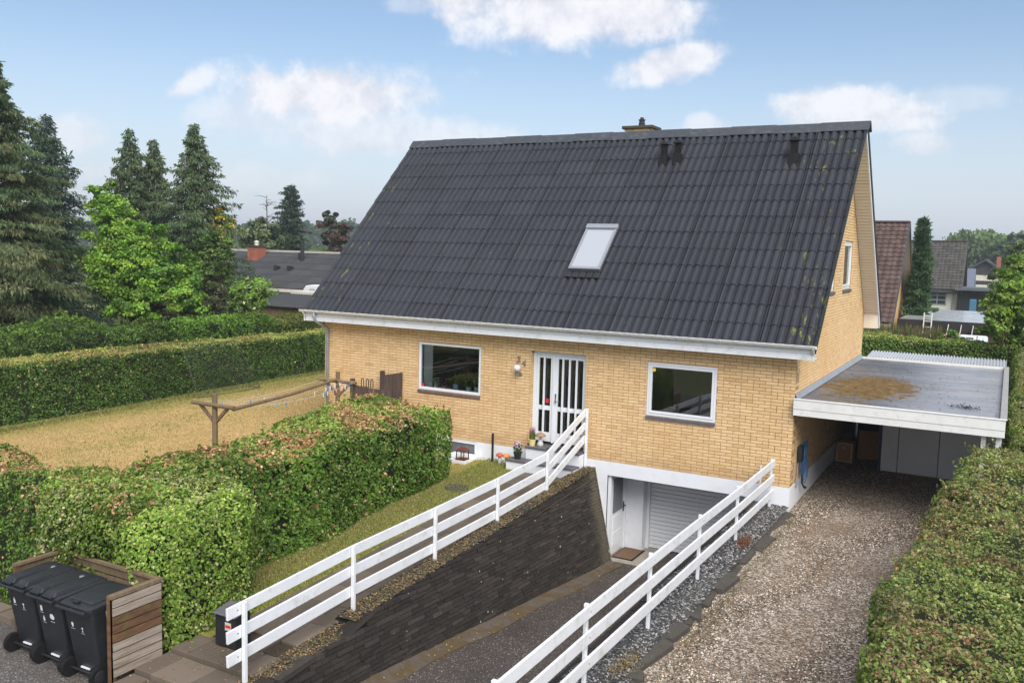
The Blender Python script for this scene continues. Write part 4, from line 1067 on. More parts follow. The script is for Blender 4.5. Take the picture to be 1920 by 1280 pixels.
tag(MB().tube([(L+.03,.56,.42),(L+.03,.52,.05),(L+.03,.50,-.1)], .012, 8).box(L+.015, L+.05, .45, .52, -.06, .08).build('water_pipe', ZINC), 'thin white standpipe with tap below the black hose holder', 'pipe')

# ================================================================== BINS AND THEIR SCREEN
def rounded(w, d, r, n=4):
    pts = []
    for cx, cy, a0 in ((w/2-r, d/2-r, 0), (-w/2+r, d/2-r, 90), (-w/2+r, -d/2+r, 180), (w/2-r, -d/2+r, 270)):
        for k in range(n+1):
            a = math.radians(a0+90*k/n); pts.append((cx+r*math.cos(a), cy+r*math.sin(a)))
    return pts
def loft(rings):
    b = MB(); n = len(rings[0])
    for rg in rings: b.v += [tuple(p) for p in rg]
    for i in range(len(rings)-1):
        for k in range(n): b.f.append((i*n+k, i*n+(k+1)%n, (i+1)*n+(k+1)%n, (i+1)*n+k)); b.t.append(.5)
    b.f.append(tuple(range(n-1,-1,-1))); b.f.append(tuple((len(rings)-1)*n+k for k in range(n))); b.t += [.5,.5]
    return b
def ring(w, d, r, z, dy=0, zs=0): return [(x, y+dy, z+zs*(y+dy)) for x, y in rounded(w, d, r)]
INK = plain('white_print', srgb(222,224,226), .5, .02); 
def icon(kind, x, z, s, y):
    if kind == 'bottle': P = [(-.25,-.5),(.25,-.5),(.25,.15),(.1,.3),(.1,.55),(-.1,.55),(-.1,.3),(-.25,.15)]
    elif kind == 'can': P = [(-.3,-.5),(.3,-.5),(.3,.5),(-.3,.5)]
    elif kind == 'leaf': P = [(-.45,-.3),(0,-.45),(.45,-.3),(.5,.1),(.2,.45),(-.3,.4),(-.5,.05)]
    elif kind == 'glass': P = [(-.12,-.4),(-.3,-.5),(.3,-.5),(.12,-.4),(.06,0),(.3,.45),(-.3,.45),(-.06,0)]
    else: P = [(-.15,-.5),(.15,-.5),(.35,.2),(0,.5),(-.35,.2)]
    return [(x+p*s, y(x+p*s, z+q*s), z+q*s) for p, q in P]
def bin_(px, py, ang, label, lid, icons):
    t = thing('wheelie_bin', label, 'bin', (0,0,0), 'wheelie bins at the street'); del t['_base']
    t.location = (px, py, -1.0); t.rotation_euler = (0, 0, ang)
    # local: handle and wheels face -y
    body = loft([ring(.46,.50,.05,.07,.06), ring(.47,.53,.05,.25,.045), ring(.535,.66,.05,.93,.0), ring(.56,.69,.05,.935,.0), ring(.56,.69,.05,.985,.0)])
    body.build('body', BLACK, t, bevel=0, smooth=False)
    l = loft([ring(.585,.75,.06,.985,.0,.03), ring(.585,.75,.06,1.03,.0,.05), ring(.53,.69,.08,1.055,.0,.06)])
    lo = l.build('lid', BLACK, t)
    if lid == 'twin':
        for x0 in (-.13, .13):
            MB().add([(x0-.105,-.38,1.035),(x0+.105,-.38,1.035),(x0+.115,.30,1.075),(x0-.115,.30,1.075),(x0-.085,-.33,1.085),(x0+.085,-.33,1.085),(x0+.09,.26,1.105),(x0-.09,.26,1.105)],
                     [(4,5,6,7),(0,1,5,4),(1,2,6,5),(2,3,7,6),(3,0,4,7)]).build('lid_panel', BLACK, lo, bevel=.012)
            MB().bar((x0-.09,-.395,1.03),(x0+.09,-.395,1.03),.03,.03).build('lid_grip', BLACK, lo, bevel=.008)
        MB().lathe([(.035,0),(.035,.02),(.02,.03)], (.0,.18,1.07), 12).build('lid_button', plain('grey_plastic', srgb(120,124,130), .4, .05), lo)
    else:
        MB().add([(-.22,-.27,1.045),(.22,-.27,1.045),(.22,.28,1.078),(-.22,.28,1.078),(-.20,-.25,1.062),(.20,-.25,1.062),(.20,.26,1.092),(-.20,.26,1.092)],
                 [(4,5,6,7),(0,1,5,4),(1,2,6,5),(2,3,7,6),(3,0,4,7)]).build('lid_panel', BLACK, lo, bevel=.012)
        MB().box(-.06, .03, -.345, -.285, 1.04, 1.075).build('lid_grip', BLACK, lo, bevel=.01)
    h = MB().tube([(-.27,-.415,.985),(.27,-.415,.985)], .02, 10)
    for x in (-.25, 0, .25): h.bar((x,-.415,.985),(x,-.33,.965),.035,.05)
    h.build('handle', BLACK, t)
    for x in (-.275, .275):
        wl_ = MB().tube([(x-.03,-.24,.125),(x+.03,-.24,.125)], .125, 22).build('wheel', RUBBER, t)
        s = 1 if x > 0 else -1
        MB().tube([(x+s*.031,-.24,.125),(x+s*.04,-.24,.125)], [.085,.06], 16).build('hub', BLACK, wl_)
    MB().tube([(-.27,-.24,.125),(.27,-.24,.125)], .014, 8).build('axle', DARKMETAL, t)
    MB().box(-.08, .08, -.232, -.212, .155, .172).build('number_strip', INK, t)
    yf = lambda x, z: -.345*((z-.07)/.91)-.20*(1-(z-.07)/.91) + .004*0 - .006 if False else -(.22 + (z-.25)/.68*.11) - .003
    m = MB()
    for kind, x, z, s in icons:
        P = icon(kind, x, z, s, yf); m.add(P, [tuple(range(len(P)))])
        q = [(x-s*.5, z-s*.85), (x+s*.5, z-s*.85), (x+s*.5, z-s*.78), (x-s*.5, z-s*.78)]; m.add([(a, yf(a, c), c) for a, c in q], [(0,1,2,3)])
    m.build('pictograms', INK, t)
    return t
bin_(4.27, -10.62, .02, 'black wheelie bin with ridged twin lid, farthest from the slatted end panel', 'twin', [('bottle',-.12,.76,.075), ('glass',.06,.72,.07)])
bin_(4.90, -10.64, -.01, 'black wheelie bin with ridged twin lid, middle one of three', 'twin', [('can',-.13,.80,.075), ('bottle',-.11,.66,.07), ('leaf',.07,.72,.09)])
b3 = bin_(5.53, -10.66, .015, 'black wheelie bin with plain flat lid next to the slatted end panel', 'flat', [('drop',-.12,.74,.07), ('glass',.06,.70,.065)])
MB().add([(.272,-.12,.925),(.272,.02,.90),(.268,-.10,.76)], [(0,1,2)]).build('white_triangle', INK, b3)

es = thing('bin_screen', 'weathered slatted wooden screen around three sides of the bins', 'screen', (5.0, -10.3, -1.0))
for (x, y) in ((5.955,-10.79),(5.955,-10.10),(3.905,-10.12),(3.905,-10.72)): MB().box(x-.045, x+.0, y-.035, y+.035, -1.0, .14).build('post', BROWNWOOD, es)
for k in range(9):
    z = -.885+k*.112; br = k in (4,5,6)
    MB().box(5.957, 5.977, -10.80+random.uniform(-.004,.004), -10.08, z, z+.094).build('slat', BROWNWOOD if br else GREYWOOD, es)
MB().box(5.90, 5.985, -10.83, -10.05, .125, .165).build('top_rail', OLDWOOD, es); MB().box(5.89, 5.955, -10.83, -10.80, -.98, .125).build('end_board', BROWNWOOD, es)
for k in range(8):
    z = -.83+k*.118; MB().box(3.9, 5.90, -10.06, -10.04, z, z+.094).build('slat', BROWNWOOD if k < 6 else OLDWOOD, es)
    MB().box(3.86, 3.88, -10.72, -10.08, z, z+.094).build('slat', OLDWOOD, es)
MB().box(3.86, 5.90, -10.09, -10.03, .115, .15).build('top_rail', OLDWOOD, es); MB().box(3.85, 3.92, -10.76, -10.10, .115, .15).build('top_rail', OLDWOOD, es)

# mailbox
mb_ = thing('mailbox', 'black free standing mailbox behind the end of the white fence', 'mailbox', (6.62, -9.45, -.83))
MB().box(6.43, 6.80, -9.60, -9.32, -.80, -.36).build('body', BLACK, mb_, bevel=.015)
MB().add([(6.41,-9.63,-.36),(6.82,-9.63,-.36),(6.82,-9.30,-.32),(6.41,-9.30,-.32),(6.43,-9.60,-.335),(6.80,-9.60,-.335),(6.80,-9.32,-.285),(6.43,-9.32,-.285)],
         [(3,2,1,0),(4,5,6,7),(0,1,5,4),(1,2,6,5),(2,3,7,6),(3,0,4,7)]).build('lid', SLATE, mb_)
MB().box(6.62, 6.73, -9.606, -9.602, -.56, -.45).build('name_plate', plain('pale_label', srgb(206,196,186), .5, .05), mb_)
MB().box(6.63, 6.72, -9.610, -9.607, -.52, -.485).build('red_stripe', RED, mb_)

# ================================================================== SMALL THINGS AROUND THE DOOR
def pot_plant(name, label, cat, c, r, h, mat, leafc, kind):
    t = thing(name, label, cat, c)
    MB().lathe([(r*.72,0),(r,h*.9),(r*1.06,h*.9),(r*1.06,h),(r*.9,h),(r*.9,h*.88)], c, 16).build('pot', mat, t)
    n = 260; a = rng.uniform(0, 6.28, n); rr = r*.8*np.sqrt(rng.random(n))
    if kind == 'grass':
        P = np.stack([c[0]+rr*np.cos(a), c[1]+rr*np.sin(a), c[2]+h+rng.uniform(.02,.14,n)], -1)
        V, F = leaf_quads(P, rng.normal(size=(n,3))*np.array([1,1,.1]), .16, .012, -3.0, .3, np.tile([0,0,1.],(n,1)))
        C = np.array(leafc)*rng.uniform(.7,1.3,(n,1)); k = n//6; C[:k] = srgb(170,110,140); V.reshape(-1,4,3)[:k,:,2] += .10
    else:
        P = np.stack([c[0]+rr*1.3*np.cos(a), c[1]+rr*1.3*np.sin(a), c[2]+h+rng.uniform(.0,.16,n)], -1)
        V, F = leaf_quads(P, np.tile([0,-.5,1.],(n,1)), .05, .04, 0, 1.0)
        C = np.array(leafc)*rng.uniform(.6,1.3,(n,1)); k = n//3; C[:k] = srgb(226,206,220); C[k:k+k//2] = srgb(140,70,150); V.reshape(-1,4,3)[:k+k//2,:,2] += .05
    np_mesh('plant', V, F, LEAF, C, parent=t)
    return t
POTY = plain('cream_pot', srgb(226,208,140), .6, .05, 5)
pot_plant('flower_pot', 'cream pot with grassy pink plant left of the door on the landing', 'flower pot', (6.20,-.17,.149), .085, .15, POTY, srgb(112,140,54), 'grass')
pot_plant('flower_pot', 'black pot of white and purple pansies on the lower step', 'flower pot', (6.00,-.47,-.121), .095, .15, BLACK, srgb(70,110,40), 'flower')
mu = thing('mushroom_ornament', 'grey stone mushroom ornament with tan cap on the landing beside the door', 'ornament', (6.37,-.10,.149))
MB().lathe([(.075,0),(.07,.06),(.045,.12),(.025,.17),(.02,.24)], (6.37,-.10,.149), 14).build('stem', plain('pale_stone', srgb(196,194,190), .8, .1, 9), mu, smooth=True)
MB().lathe([(.02,.235),(.12,.225),(.125,.235),(.10,.27),(.05,.295),(.01,.305)], (6.37,-.10,.149), 18).build('cap', plain('tan_cap', srgb(150,120,92), .7, .15, 9), mu, smooth=True)
for x, cc, nm in ((5.46, srgb(196,84,62), 'red'), (5.64, srgb(216,144,66), 'orange')):
    z0 = gz(x, -.3)
    q = thing('mushroom_ornament', 'small white mushroom ornament with %s cap standing in the grass by the plinth' % nm, 'ornament', (x,-.33,z0))
    MB().lathe([(.045,-.05),(.04,.12),(.032,.2)], (x,-.33,z0), 12).build('stem', plain('pale_stone', srgb(196,194,190), .8, .1, 9), q, smooth=True)
    MB().lathe([(.03,.19),(.085,.185),(.09,.20),(.06,.245),(.01,.262)], (x,-.33,z0), 16).build('cap', plain(nm+'_cap', cc, .6, .12, 9), q, smooth=True)
tag(MB().box(6.62, 7.20, -.30, -.05, .1495, .160).build('door_mat', plain('black_mat', (.02,.02,.02), .95, .3, 40, .8, 120)), 'black door mat on the slate landing', 'mat')
bm = thing('door_mat', 'brown coir mat with dark rim at the basement door', 'mat', (8.25, .6, -2.19))
MB().box(8.06, 8.55, .22, 1.0, -2.194, -2.180).build('rim', RUBBER, bm); MB().box(8.09, 8.52, .25, .97, -2.180, -2.170).build('coir', plain('coir', srgb(112,88,66), .95, .3, 50, .8, 120), bm)
tag(MB().box(5.23, 5.27, -.32, -.28, -.45, .33).build('ground_stake', DARKMETAL), 'thin dark metal stake standing in the grass before the plinth', 'stake')
ln = thing('garden_lantern', 'rusty square garden lantern standing by the basement window', 'lantern', (4.64,-.62,-.30))
RUST = plain('rusty_metal', srgb(92,48,38), .8, .3, 14, .4, 60)
b = MB(); z0 = -.295
for sx in (-1,1):
    for sy in (-1,1): b.bar((4.64+sx*.10,-.62+sy*.10,z0),(4.64+sx*.10,-.62+sy*.10,z0+.21),.018,.018)
b.box(4.52,4.76,-.74,-.50,z0,z0+.018); b.build('frame', RUST, ln)
MB().add([(4.51,-.75,z0+.21),(4.77,-.75,z0+.21),(4.77,-.49,z0+.21),(4.51,-.49,z0+.21),(4.60,-.66,z0+.28),(4.68,-.66,z0+.28),(4.68,-.58,z0+.28),(4.60,-.58,z0+.28)], [(3,2,1,0),(4,5,6,7),(0,1,5,4),(1,2,6,5),(2,3,7,6),(3,0,4,7)]).build('top', RUST, ln)
MB().tube([(4.64+.04*math.cos(t), -.62, z0+.30+.05*math.sin(t)) for t in [2*math.pi*k/14 for k in range(15)]], .006, 6).build('ring', RUST, ln)
for y in (-.715,-.525): MB().box(4.55,4.73,y-.002,y+.002,z0+.02,z0+.21).build('pane', GLASS, ln)
tag(MB().box(4.05,4.80,-.78,-.02,-.56,-.300).build('light_well_ledge', PLINTH), 'white ledge in front of the basement window', 'ledge')
tag(MB().lathe([(.27,0),(.27,.035),(.25,.045),(.02,.045)], (5.58,-2.3,gz(5.58,-2.3)-.02), 26).build('manhole_cover', plain('dark_concrete', srgb(70,66,60), .9, .2, 9, .5, 50)), 'round dark manhole cover in the grass strip near the hedge end', 'manhole')

# on the window sill inside the big window
sl = MB().box(W1[0]-.02, W1[1]+.02, .13, .42, W1[2]-.01, W1[2]+.03).build('inner_sill', plain('sill_board', srgb(206,208,208), .4, .03), house)
CURT = NT('white_curtain'); CURT.base(srgb(214,222,220)); CURT.rough(.8)
b = MB(); n = 40
for k in range(n+1):
    x = W1[0]+.04+.27*k/n; y = .165+.022*math.sin(k*1.1); b.v += [(x,y,W1[2]+.03),(x,y,W1[3]-.02)]
for k in range(n): b.f.append((2*k,2*k+2,2*k+3,2*k+1)); b.t.append(.5)
tag(b.build('curtain', CURT.m, smooth=True), 'white curtain at the left edge of the large front window', 'curtain')
def sill_pot(x, r, h, mat, label, kind, colr, nl, lh):
    c = (x, .20, W1[2]+.031); t = thing('house_plant', label, 'house plant', c)
    MB().lathe([(r*.75,0),(r,h),(r*.92,h)], c, 14).build('pot', mat, t)
    a = rng.uniform(0,6.28,nl); rr = r*1.6*np.sqrt(rng.random(nl)); P = np.stack([c[0]+rr*np.cos(a), c[1]+.5*rr*np.sin(a), c[2]+h+lh*rng.random(nl)], -1)
    if kind == 'spike': V, F = leaf_quads(P, rng.normal(size=(nl,3))*np.array([1,1,.1]), lh, .03, -3., .3, np.tile([0,0,1.],(nl,1)))
    else: V, F = leaf_quads(P, np.tile([0,-1,.6],(nl,1)), .06, .035, 0, 1.2)
    np_mesh('foliage', V, F, LEAF, np.array(colr)*rng.uniform(.6,1.3,(nl,1)), parent=t)
POTB = plain('pale_blue_pot', srgb(186,212,212), .4, .03); POTG = plain('pale_pot', srgb(206,208,196), .5, .05)
sill_pot(3.33, .055, .10, POTG, 'white orchid in a pale pot next to the curtain', 'leaf', srgb(196,200,170), 50, .16)
sill_pot(3.56, .06, .06, POTG, 'purple flowering plant on the window sill', 'leaf', srgb(150,70,130), 60, .20)
sill_pot(3.90, .075, .15, POTB, 'pale blue pot with spiky green leaves on the window sill', 'spike', srgb(150,170,80), 9, .22)
sill_pot(4.26, .07, .11, POTB, 'pale blue pot with dark bushy plant on the window sill', 'leaf', srgb(66,80,50), 90, .28)
sill_pot(4.50, .075, .13, POTB, 'pale blue pot with trailing plant at the right end of the sill', 'leaf', srgb(96,116,66), 60, .18)
pi = thing('cabinet', 'dark wooden cabinet standing inside behind the window plants', 'cabinet', (4.3, 1.6, .13))
MB().box(3.55, 4.9, 1.5, 2.0, .13, 1.75).build('body', plain('dark_furniture', srgb(42,34,32), .4, .2, 6), pi, bevel=.01); MB().box(3.5, 4.95, 1.46, 2.02, 1.75, 1.79).build('top', plain('dark_furniture', srgb(42,34,32), .4, .2, 6), pi)

# ================================================================== LAWN THINGS
cl = thing('clothes_line', 'weathered wooden clothes line with two T posts and coloured pegs on the dry lawn', 'clothes line', (1.0, -2.8, -.4))
TP = [(1.22,-4.80),(1.02,-.70)]
for (x, y) in TP:
    MB().tube([(x,y,-.5),(x,y,1.42)], [.062,.055], 10).build('post', OLDWOOD, cl)
    MB().tube([(x-.60,y-.06,1.20),(x+.62,y-.06,1.20)], .045, 8).build('arm', OLDWOOD, cl)
    for s in (-1,1): MB().bar((x+s*.03,y,.84),(x+s*.40,y-.02,1.17),.05,.06).build('brace', OLDWOOD, cl)
MB().tube([(1.80,-4.86,1.17),(1.45,-2.8,1.18),(1.05,-.8,1.24)], .04, 8).build('cross_beam', OLDWOOD, cl)
LINE = plain('white_line', srgb(196,198,190), .6, .05)
for o_ in (-.5, -.2, .2, .52):
    pts = [(TP[0][0]+o_+(TP[1][0]-TP[0][0])*t, TP[0][1]+(TP[1][1]-TP[0][1])*t, 1.20-.14*math.sin(math.pi*t)) for t in [k/12 for k in range(13)]]
    MB().tube(pts, .004, 4).build('line', LINE, cl)
PEGC = [srgb(224,216,190), srgb(98,140,196), srgb(226,160,130), srgb(120,180,190), srgb(230,228,226)]
for k in range(26):
    t = random.choice([.08,.18,.3,.42,.5,.55,.72,.8,.84,.88,.93])+random.uniform(-.03,.03); o_ = random.choice((.2,.52,.52,-.2))
    x = TP[0][0]+o_+(TP[1][0]-TP[0][0])*t; y = TP[0][1]+(TP[1][1]-TP[0][1])*t; z = 1.20-.14*math.sin(math.pi*t)
    q = k % 5; MB().box(x-.008,x+.008,y-.012,y+.012,z-.075,z+.012).build('peg', plain('peg_colour_'+'abcde'[q], PEGC[q], .5, .05), cl)

sf = thing('board_fence', 'low dark board fence between hedge and house wall', 'fence', (2.1,-.5,-.4))
def boards(p, q, z0, z1a, z1b, n):
    p, q = np.array(p), np.array(q); d = (q-p)/np.linalg.norm(q-p)
    for k in range(n):
        a, c = p+(q-p)*k/n, p+(q-p)*(k+1)/n-d*.008; zt = z1a+(z1b-z1a)*(k+.5)/n+random.uniform(-.01,.01); nx = np.array([-d[1],d[0]])*.02
        vs = [(*(a-nx*.5),z0),(*(c-nx*.5),z0),(*(c+nx*.5),z0),(*(a+nx*.5),z0)]; vs += [(x,y,zt) for x,y,_ in vs]
        MB().add(vs, [(4,5,6,7),(0,1,5,4),(1,2,6,5),(2,3,7,6),(3,0,4,7)]).build('board', DARKWOOD, sf)
boards((1.55,-.72),(2.62,-.66), .0, 1.15, 1.08, 8)
boards((1.98,-.10),(2.50,-.04), -.35, 1.36, 1.47, 6)
for x, y, z in ((1.50,-.72,1.30),(1.93,-.10,1.46)): MB().box(x-.045,x+.045,y-.045,y+.045,-.5,z).build('post', DARKWOOD, sf)
for x in (1.55,1.70,1.84): 
    MB().tube([(x-.035,-.4,1.0),(x-.035,-.4,1.22)]+[(x-.035*math.cos(t),-.4,1.22+.05*math.sin(t)) for t in [math.pi*k/8 for k in range(1,8)]]+[(x+.035,-.4,1.22),(x+.035,-.4,1.0)], .011, 6).build('wire_hoop', DARKMETAL, sf)

gn = thing('football_net', 'dark football rebound net leaning before the long back hedge', 'net', (-6.6, 3.2, -.4))
A0, A1, B0, B1 = (-7.12,1.55,1.27), (-7.12,3.75,1.27), (-6.75,1.85,-.37), (-6.75,4.5,-.37)
FRM = plain('black_tube', (.06,.07,.055), .5, .2)
for p, q in ((A0,A1),(B0,B1),(A0,B0),(A1,B1)): MB().tube([p, tuple((np.array(p)+np.array(q))/2+np.array([.0,0,-.03])), q], .013, 6).build('frame_tube', FRM, gn)
for p in (B0, B1): MB().tube([p, (p[0]-.9, p[1]-.2, -.38)], .012, 6).build('frame_tube', FRM, gn)
b = MB(); A0, A1, B0, B1 = map(np.array, (A0, A1, B0, B1)); nu, nv = 26, 22
for k in range(nu+1):
    t = k/nu; p, q = A0+(A1-A0)*t, B0+(B1-B0)*t; mid = (p+q)/2+np.array([-.05,0,-.04]); b.tube([p, mid, q], .0026, 3, False)
for k in range(nv+1):
    t = k/nv; p, q = A0+(B0-A0)*t, A1+(B1-A1)*t; b.tube([p+np.array([-.1,0,-.08])*math.sin(math.pi*t)*.5, q+np.array([-.1,0,-.08])*math.sin(math.pi*t)*.5], .0026, 3, False)
b.build('netting', FRM, gn)

kb = thing('kerb_stones', 'old concrete kerb slabs under the hedge left of the bins', 'kerb', (2.5, -10.2, -1.0))
for k in range(6): MB().box(1.9+k*.33, 1.9+k*.33+.318, -10.42+.02*(k%2), -10.16, -1.05, -.90+.012*(k%3)).build('slab', PAVER, kb, bevel=.008)

# ================================================================== HEDGES
G1 = dict(cols=[(.088,.185,.036), (.112,.215,.044), (.070,.150,.032), (.140,.240,.052)], top=[(.19,.27,.07), (.26,.30,.10), (.15,.24,.06)], tan=[(.66,.38,.20), (.74,.50,.30), (.55,.25,.12), (.46,.33,.14)])
def inside(poly, X, Y):
    r = np.zeros(len(X), bool); n = len(poly)
    for i in range(n):
        (x0, y0), (x1, y1) = poly[i], poly[(i+1) % n]
        c = ((y0 > Y) != (y1 > Y)) & (X < (x1-x0)*(Y-y0)/(y1-y0+1e-12)+x0); r ^= c
    return r
def edge_dist(poly, X, Y):
    d = np.full(len(X), 1e9); NX = np.zeros(len(X)); NY = np.zeros(len(X)); n = len(poly)
    for i in range(n):
        (x0, y0), (x1, y1) = poly[i], poly[(i+1) % n]; l = math.hypot(x1-x0, y1-y0); ux, uy = (x1-x0)/l, (y1-y0)/l
        t = np.clip((X-x0)*ux+(Y-y0)*uy, 0, l); dx, dy = X-(x0+t*ux), Y-(y0+t*uy); q = np.hypot(dx, dy); m_ = q < d
        d = np.where(m_, q, d); NX = np.where(m_, uy, NX); NY = np.where(m_, -ux, NY)
    return d, NX, NY
def hedge(name, label, poly, zb, zt, leaf=.05, dens=900, pal=G1, tan_top=.3, tan_side=.02, rnd=.18, bulge=.10, group=None, cat='hedge', seed=1, back=.35, tan_w=None, mixlight=0.0, undul=.06, coreinset=.16):
    """poly counter-clockwise; zb ground, zt top height as functions or numbers"""
    r = np.random.default_rng(seed); global rng; rng = r
    zbf = zb if callable(zb) else (lambda x, y: zb); ztf = zt if callable(zt) else (lambda x, y: zt)
    cx, cy = np.mean([p[0] for p in poly]), np.mean([p[1] for p in poly])
    root = thing(name, label, cat, (cx, cy, zbf(cx, cy)), group)
    P, N, T = [], [], []
    n = len(poly)
    for i in range(n):
        (x0, y0), (x1, y1) = poly[i], poly[(i+1) % n]; l = math.hypot(x1-x0, y1-y0); nx, ny = (y1-y0)/l, -(x1-x0)/l
        h = ztf((x0+x1)/2, (y0+y1)/2) - zbf((x0+x1)/2, (y0+y1)/2)
        vis = ((CAM[0]-(x0+x1)/2)*nx + (CAM[1]-(y0+y1)/2)*ny) > -1.0
        k = int(l*h*dens*(1.0 if vis else back)); t = r.random(k); s = r.random(k)
        X, Y = x0+(x1-x0)*t, y0+(y1-y0)*t; zb_ = np.array([zbf(a, c) for a, c in zip(X, Y)]); zt_ = np.array([ztf(a, c) for a, c in zip(X, Y)])
        Z = zb_+(zt_-zb_)*s; q = np.clip((Z-(zt_-rnd))/rnd, 0, 1); ins = rnd*(1-np.sqrt(np.clip(1-q*q, 0, 1)))
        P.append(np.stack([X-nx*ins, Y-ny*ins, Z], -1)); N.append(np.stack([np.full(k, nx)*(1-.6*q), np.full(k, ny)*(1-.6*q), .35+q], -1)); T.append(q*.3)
    xs, ys = [p[0] for p in poly], [p[1] for p in poly]
    area = abs(sum(poly[i][0]*poly[(i+1) % n][1]-poly[(i+1) % n][0]*poly[i][1] for i in range(n)))/2
    k = int((max(xs)-min(xs))*(max(ys)-min(ys))*dens*1.15); X, Y = r.uniform(min(xs), max(xs), k), r.uniform(min(ys), max(ys), k)
    m_ = inside(poly, X, Y); X, Y = X[m_], Y[m_]; d, NX, NY = edge_dist(poly, X, Y)
    q = np.clip(1-d/rnd, 0, 1); Z = np.array([ztf(a, c) for a, c in zip(X, Y)]) - rnd*(1-np.sqrt(np.clip(1-q*q, 0, 1)))
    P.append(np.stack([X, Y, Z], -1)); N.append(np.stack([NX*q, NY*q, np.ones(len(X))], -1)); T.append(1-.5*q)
    P, N, T = np.concatenate(P), unit(np.concatenate(N)), np.concatenate(T)
    big, mid, sm = vnoise(P, 1.0, seed+5), vnoise(P, 3.1, seed+6), vnoise(P, 8.0, seed+7)
    P = P + N*((big-.5)*2*bulge + (mid-.5)*1.1*bulge + (sm-.5)*.8*bulge)[:,None]
    P[:,2] += T*undul*(vnoise(P, .55, seed+9)-.5)*2
    P = P - N*(r.exponential(.022, len(P)))[:,None]
    hole = vnoise(P, 2.3, seed+31)*.6+vnoise(P, 5.5, seed+32)*.4; kp = ~((hole < .33) & (r.random(len(P)) < .75)); P, N, T = P[kp], N[kp], T[kp]
    # stray shoots stand out of the clipped faces
    ns = int(len(P)*.006); ix = r.integers(0, len(P), ns); ln_s = r.uniform(.06, .20, ns); ds = unit(N[ix]*.6+np.array([0,0,.8])+r.normal(size=(ns,3))*.35); SP_, SN_, ST_ = [], [], []
    for j in range(7): SP_.append(P[ix]+ds*(ln_s*(j+1)/7)[:,None]+r.normal(size=(ns,3))*.012); SN_.append(N[ix]+r.normal(size=(ns,3))*.5); ST_.append(np.clip(T[ix]+.3, 0, 1))
    P, N, T = np.concatenate([P]+SP_), unit(np.concatenate([N]+SN_)), np.concatenate([T]+ST_)
    V, F = leaf_quads(P, N, leaf*r.uniform(.65, 1.35, len(P)), leaf*.72*r.uniform(.7, 1.25, len(P)), .25, .85)
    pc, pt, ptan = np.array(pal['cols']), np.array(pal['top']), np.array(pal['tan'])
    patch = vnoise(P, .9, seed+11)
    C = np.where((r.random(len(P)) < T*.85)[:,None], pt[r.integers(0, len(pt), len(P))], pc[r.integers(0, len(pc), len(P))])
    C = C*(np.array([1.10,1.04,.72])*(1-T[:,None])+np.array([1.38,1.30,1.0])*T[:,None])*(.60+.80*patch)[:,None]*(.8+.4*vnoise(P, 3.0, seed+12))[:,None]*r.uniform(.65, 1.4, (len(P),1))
    # brown, clipped leaves gather in patches
    pn = vnoise(P, 1.5, seed+21)*.6 + vnoise(P, 4.5, seed+22)*.4
    pr = np.clip((pn-.50)*9, 0, 1)*(tan_top*T + tan_side*(1-T)*2) + .012
    if tan_w is not None: pr = pr*tan_w(P)
    mt = r.random(len(P)) < pr; C[mt] = ptan[r.integers(0, len(ptan), mt.sum())]*r.uniform(.6, 1.25, (mt.sum(),1))
    np_mesh('foliage', V, F, LEAF, C, parent=root)
    b = MB(); dd = coreinset
    pin = []
    for i in range(n):
        p0, p1, p2 = np.array(poly[i-1]), np.array(poly[i]), np.array(poly[(i+1) % n]); e1, e2 = unit(p1-p0), unit(p2-p1)
        n1, n2 = np.array([-e1[1], e1[0]]), np.array([-e2[1], e2[0]]); bis = unit(n1+n2); pin.append(p1+bis*dd/max(.35, float(bis@n1)))
    vs = [(p[0], p[1], zbf(*p)-.1) for p in pin] + [(p[0], p[1], ztf(*p)-dd*.85) for p in pin]
    b.add(vs, [tuple(range(n, 2*n))] + [(i, (i+1) % n, n+(i+1) % n, n+i) for i in range(n)]); b.build('twigs', CORE, root)
    return root
gnd = lambda x, y: gz(x, y)-.02
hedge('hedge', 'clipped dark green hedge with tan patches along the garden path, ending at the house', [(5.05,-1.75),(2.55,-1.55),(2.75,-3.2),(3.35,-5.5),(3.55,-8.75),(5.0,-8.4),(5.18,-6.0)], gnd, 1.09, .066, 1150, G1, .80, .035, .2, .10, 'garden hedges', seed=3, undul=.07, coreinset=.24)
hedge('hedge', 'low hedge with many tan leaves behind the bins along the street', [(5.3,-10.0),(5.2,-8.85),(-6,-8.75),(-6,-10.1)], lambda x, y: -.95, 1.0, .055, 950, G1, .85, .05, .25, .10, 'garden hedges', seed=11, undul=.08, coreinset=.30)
G2 = dict(cols=[(.150,.275,.05), (.20,.325,.07), (.105,.215,.04), (.30,.37,.14)], top=[(.24,.33,.09), (.32,.38,.14), (.18,.28,.075)], tan=[(.50,.46,.27), (.56,.52,.32)])
hedge('shrub', 'pale green variegated shrub bulging at the hedge corner beside the bins', [(6.05,-9.9),(6.05,-8.7),(5.5,-8.1),(4.2,-8.2),(3.3,-9.0),(3.4,-10.12),(5.4,-10.15)], lambda x, y: -.9, 1.03, .052, 1600, G2, .35, .10, .5, .16, None, 'shrub', 17, undul=.1, coreinset=.42)
hedge('hedge', 'long straight dark green hedge across the back of the dry lawn', [(-7.2,-7.5),(-7.35,-1),(-7.75,4),(-7.85,12),(-9.1,12),(-9.0,4),(-8.5,-7.5)], -.42, lambda x, y: 1.22-.008*(y+4), .062, 820, dict(cols=[(.062,.140,.034), (.076,.160,.040), (.048,.110,.028), (.095,.185,.048)], top=[(.26,.29,.09), (.32,.32,.12), (.19,.24,.08)], tan=G1['tan']), .28, .012, .14, .06, 'garden hedges', seed=23, undul=.04)
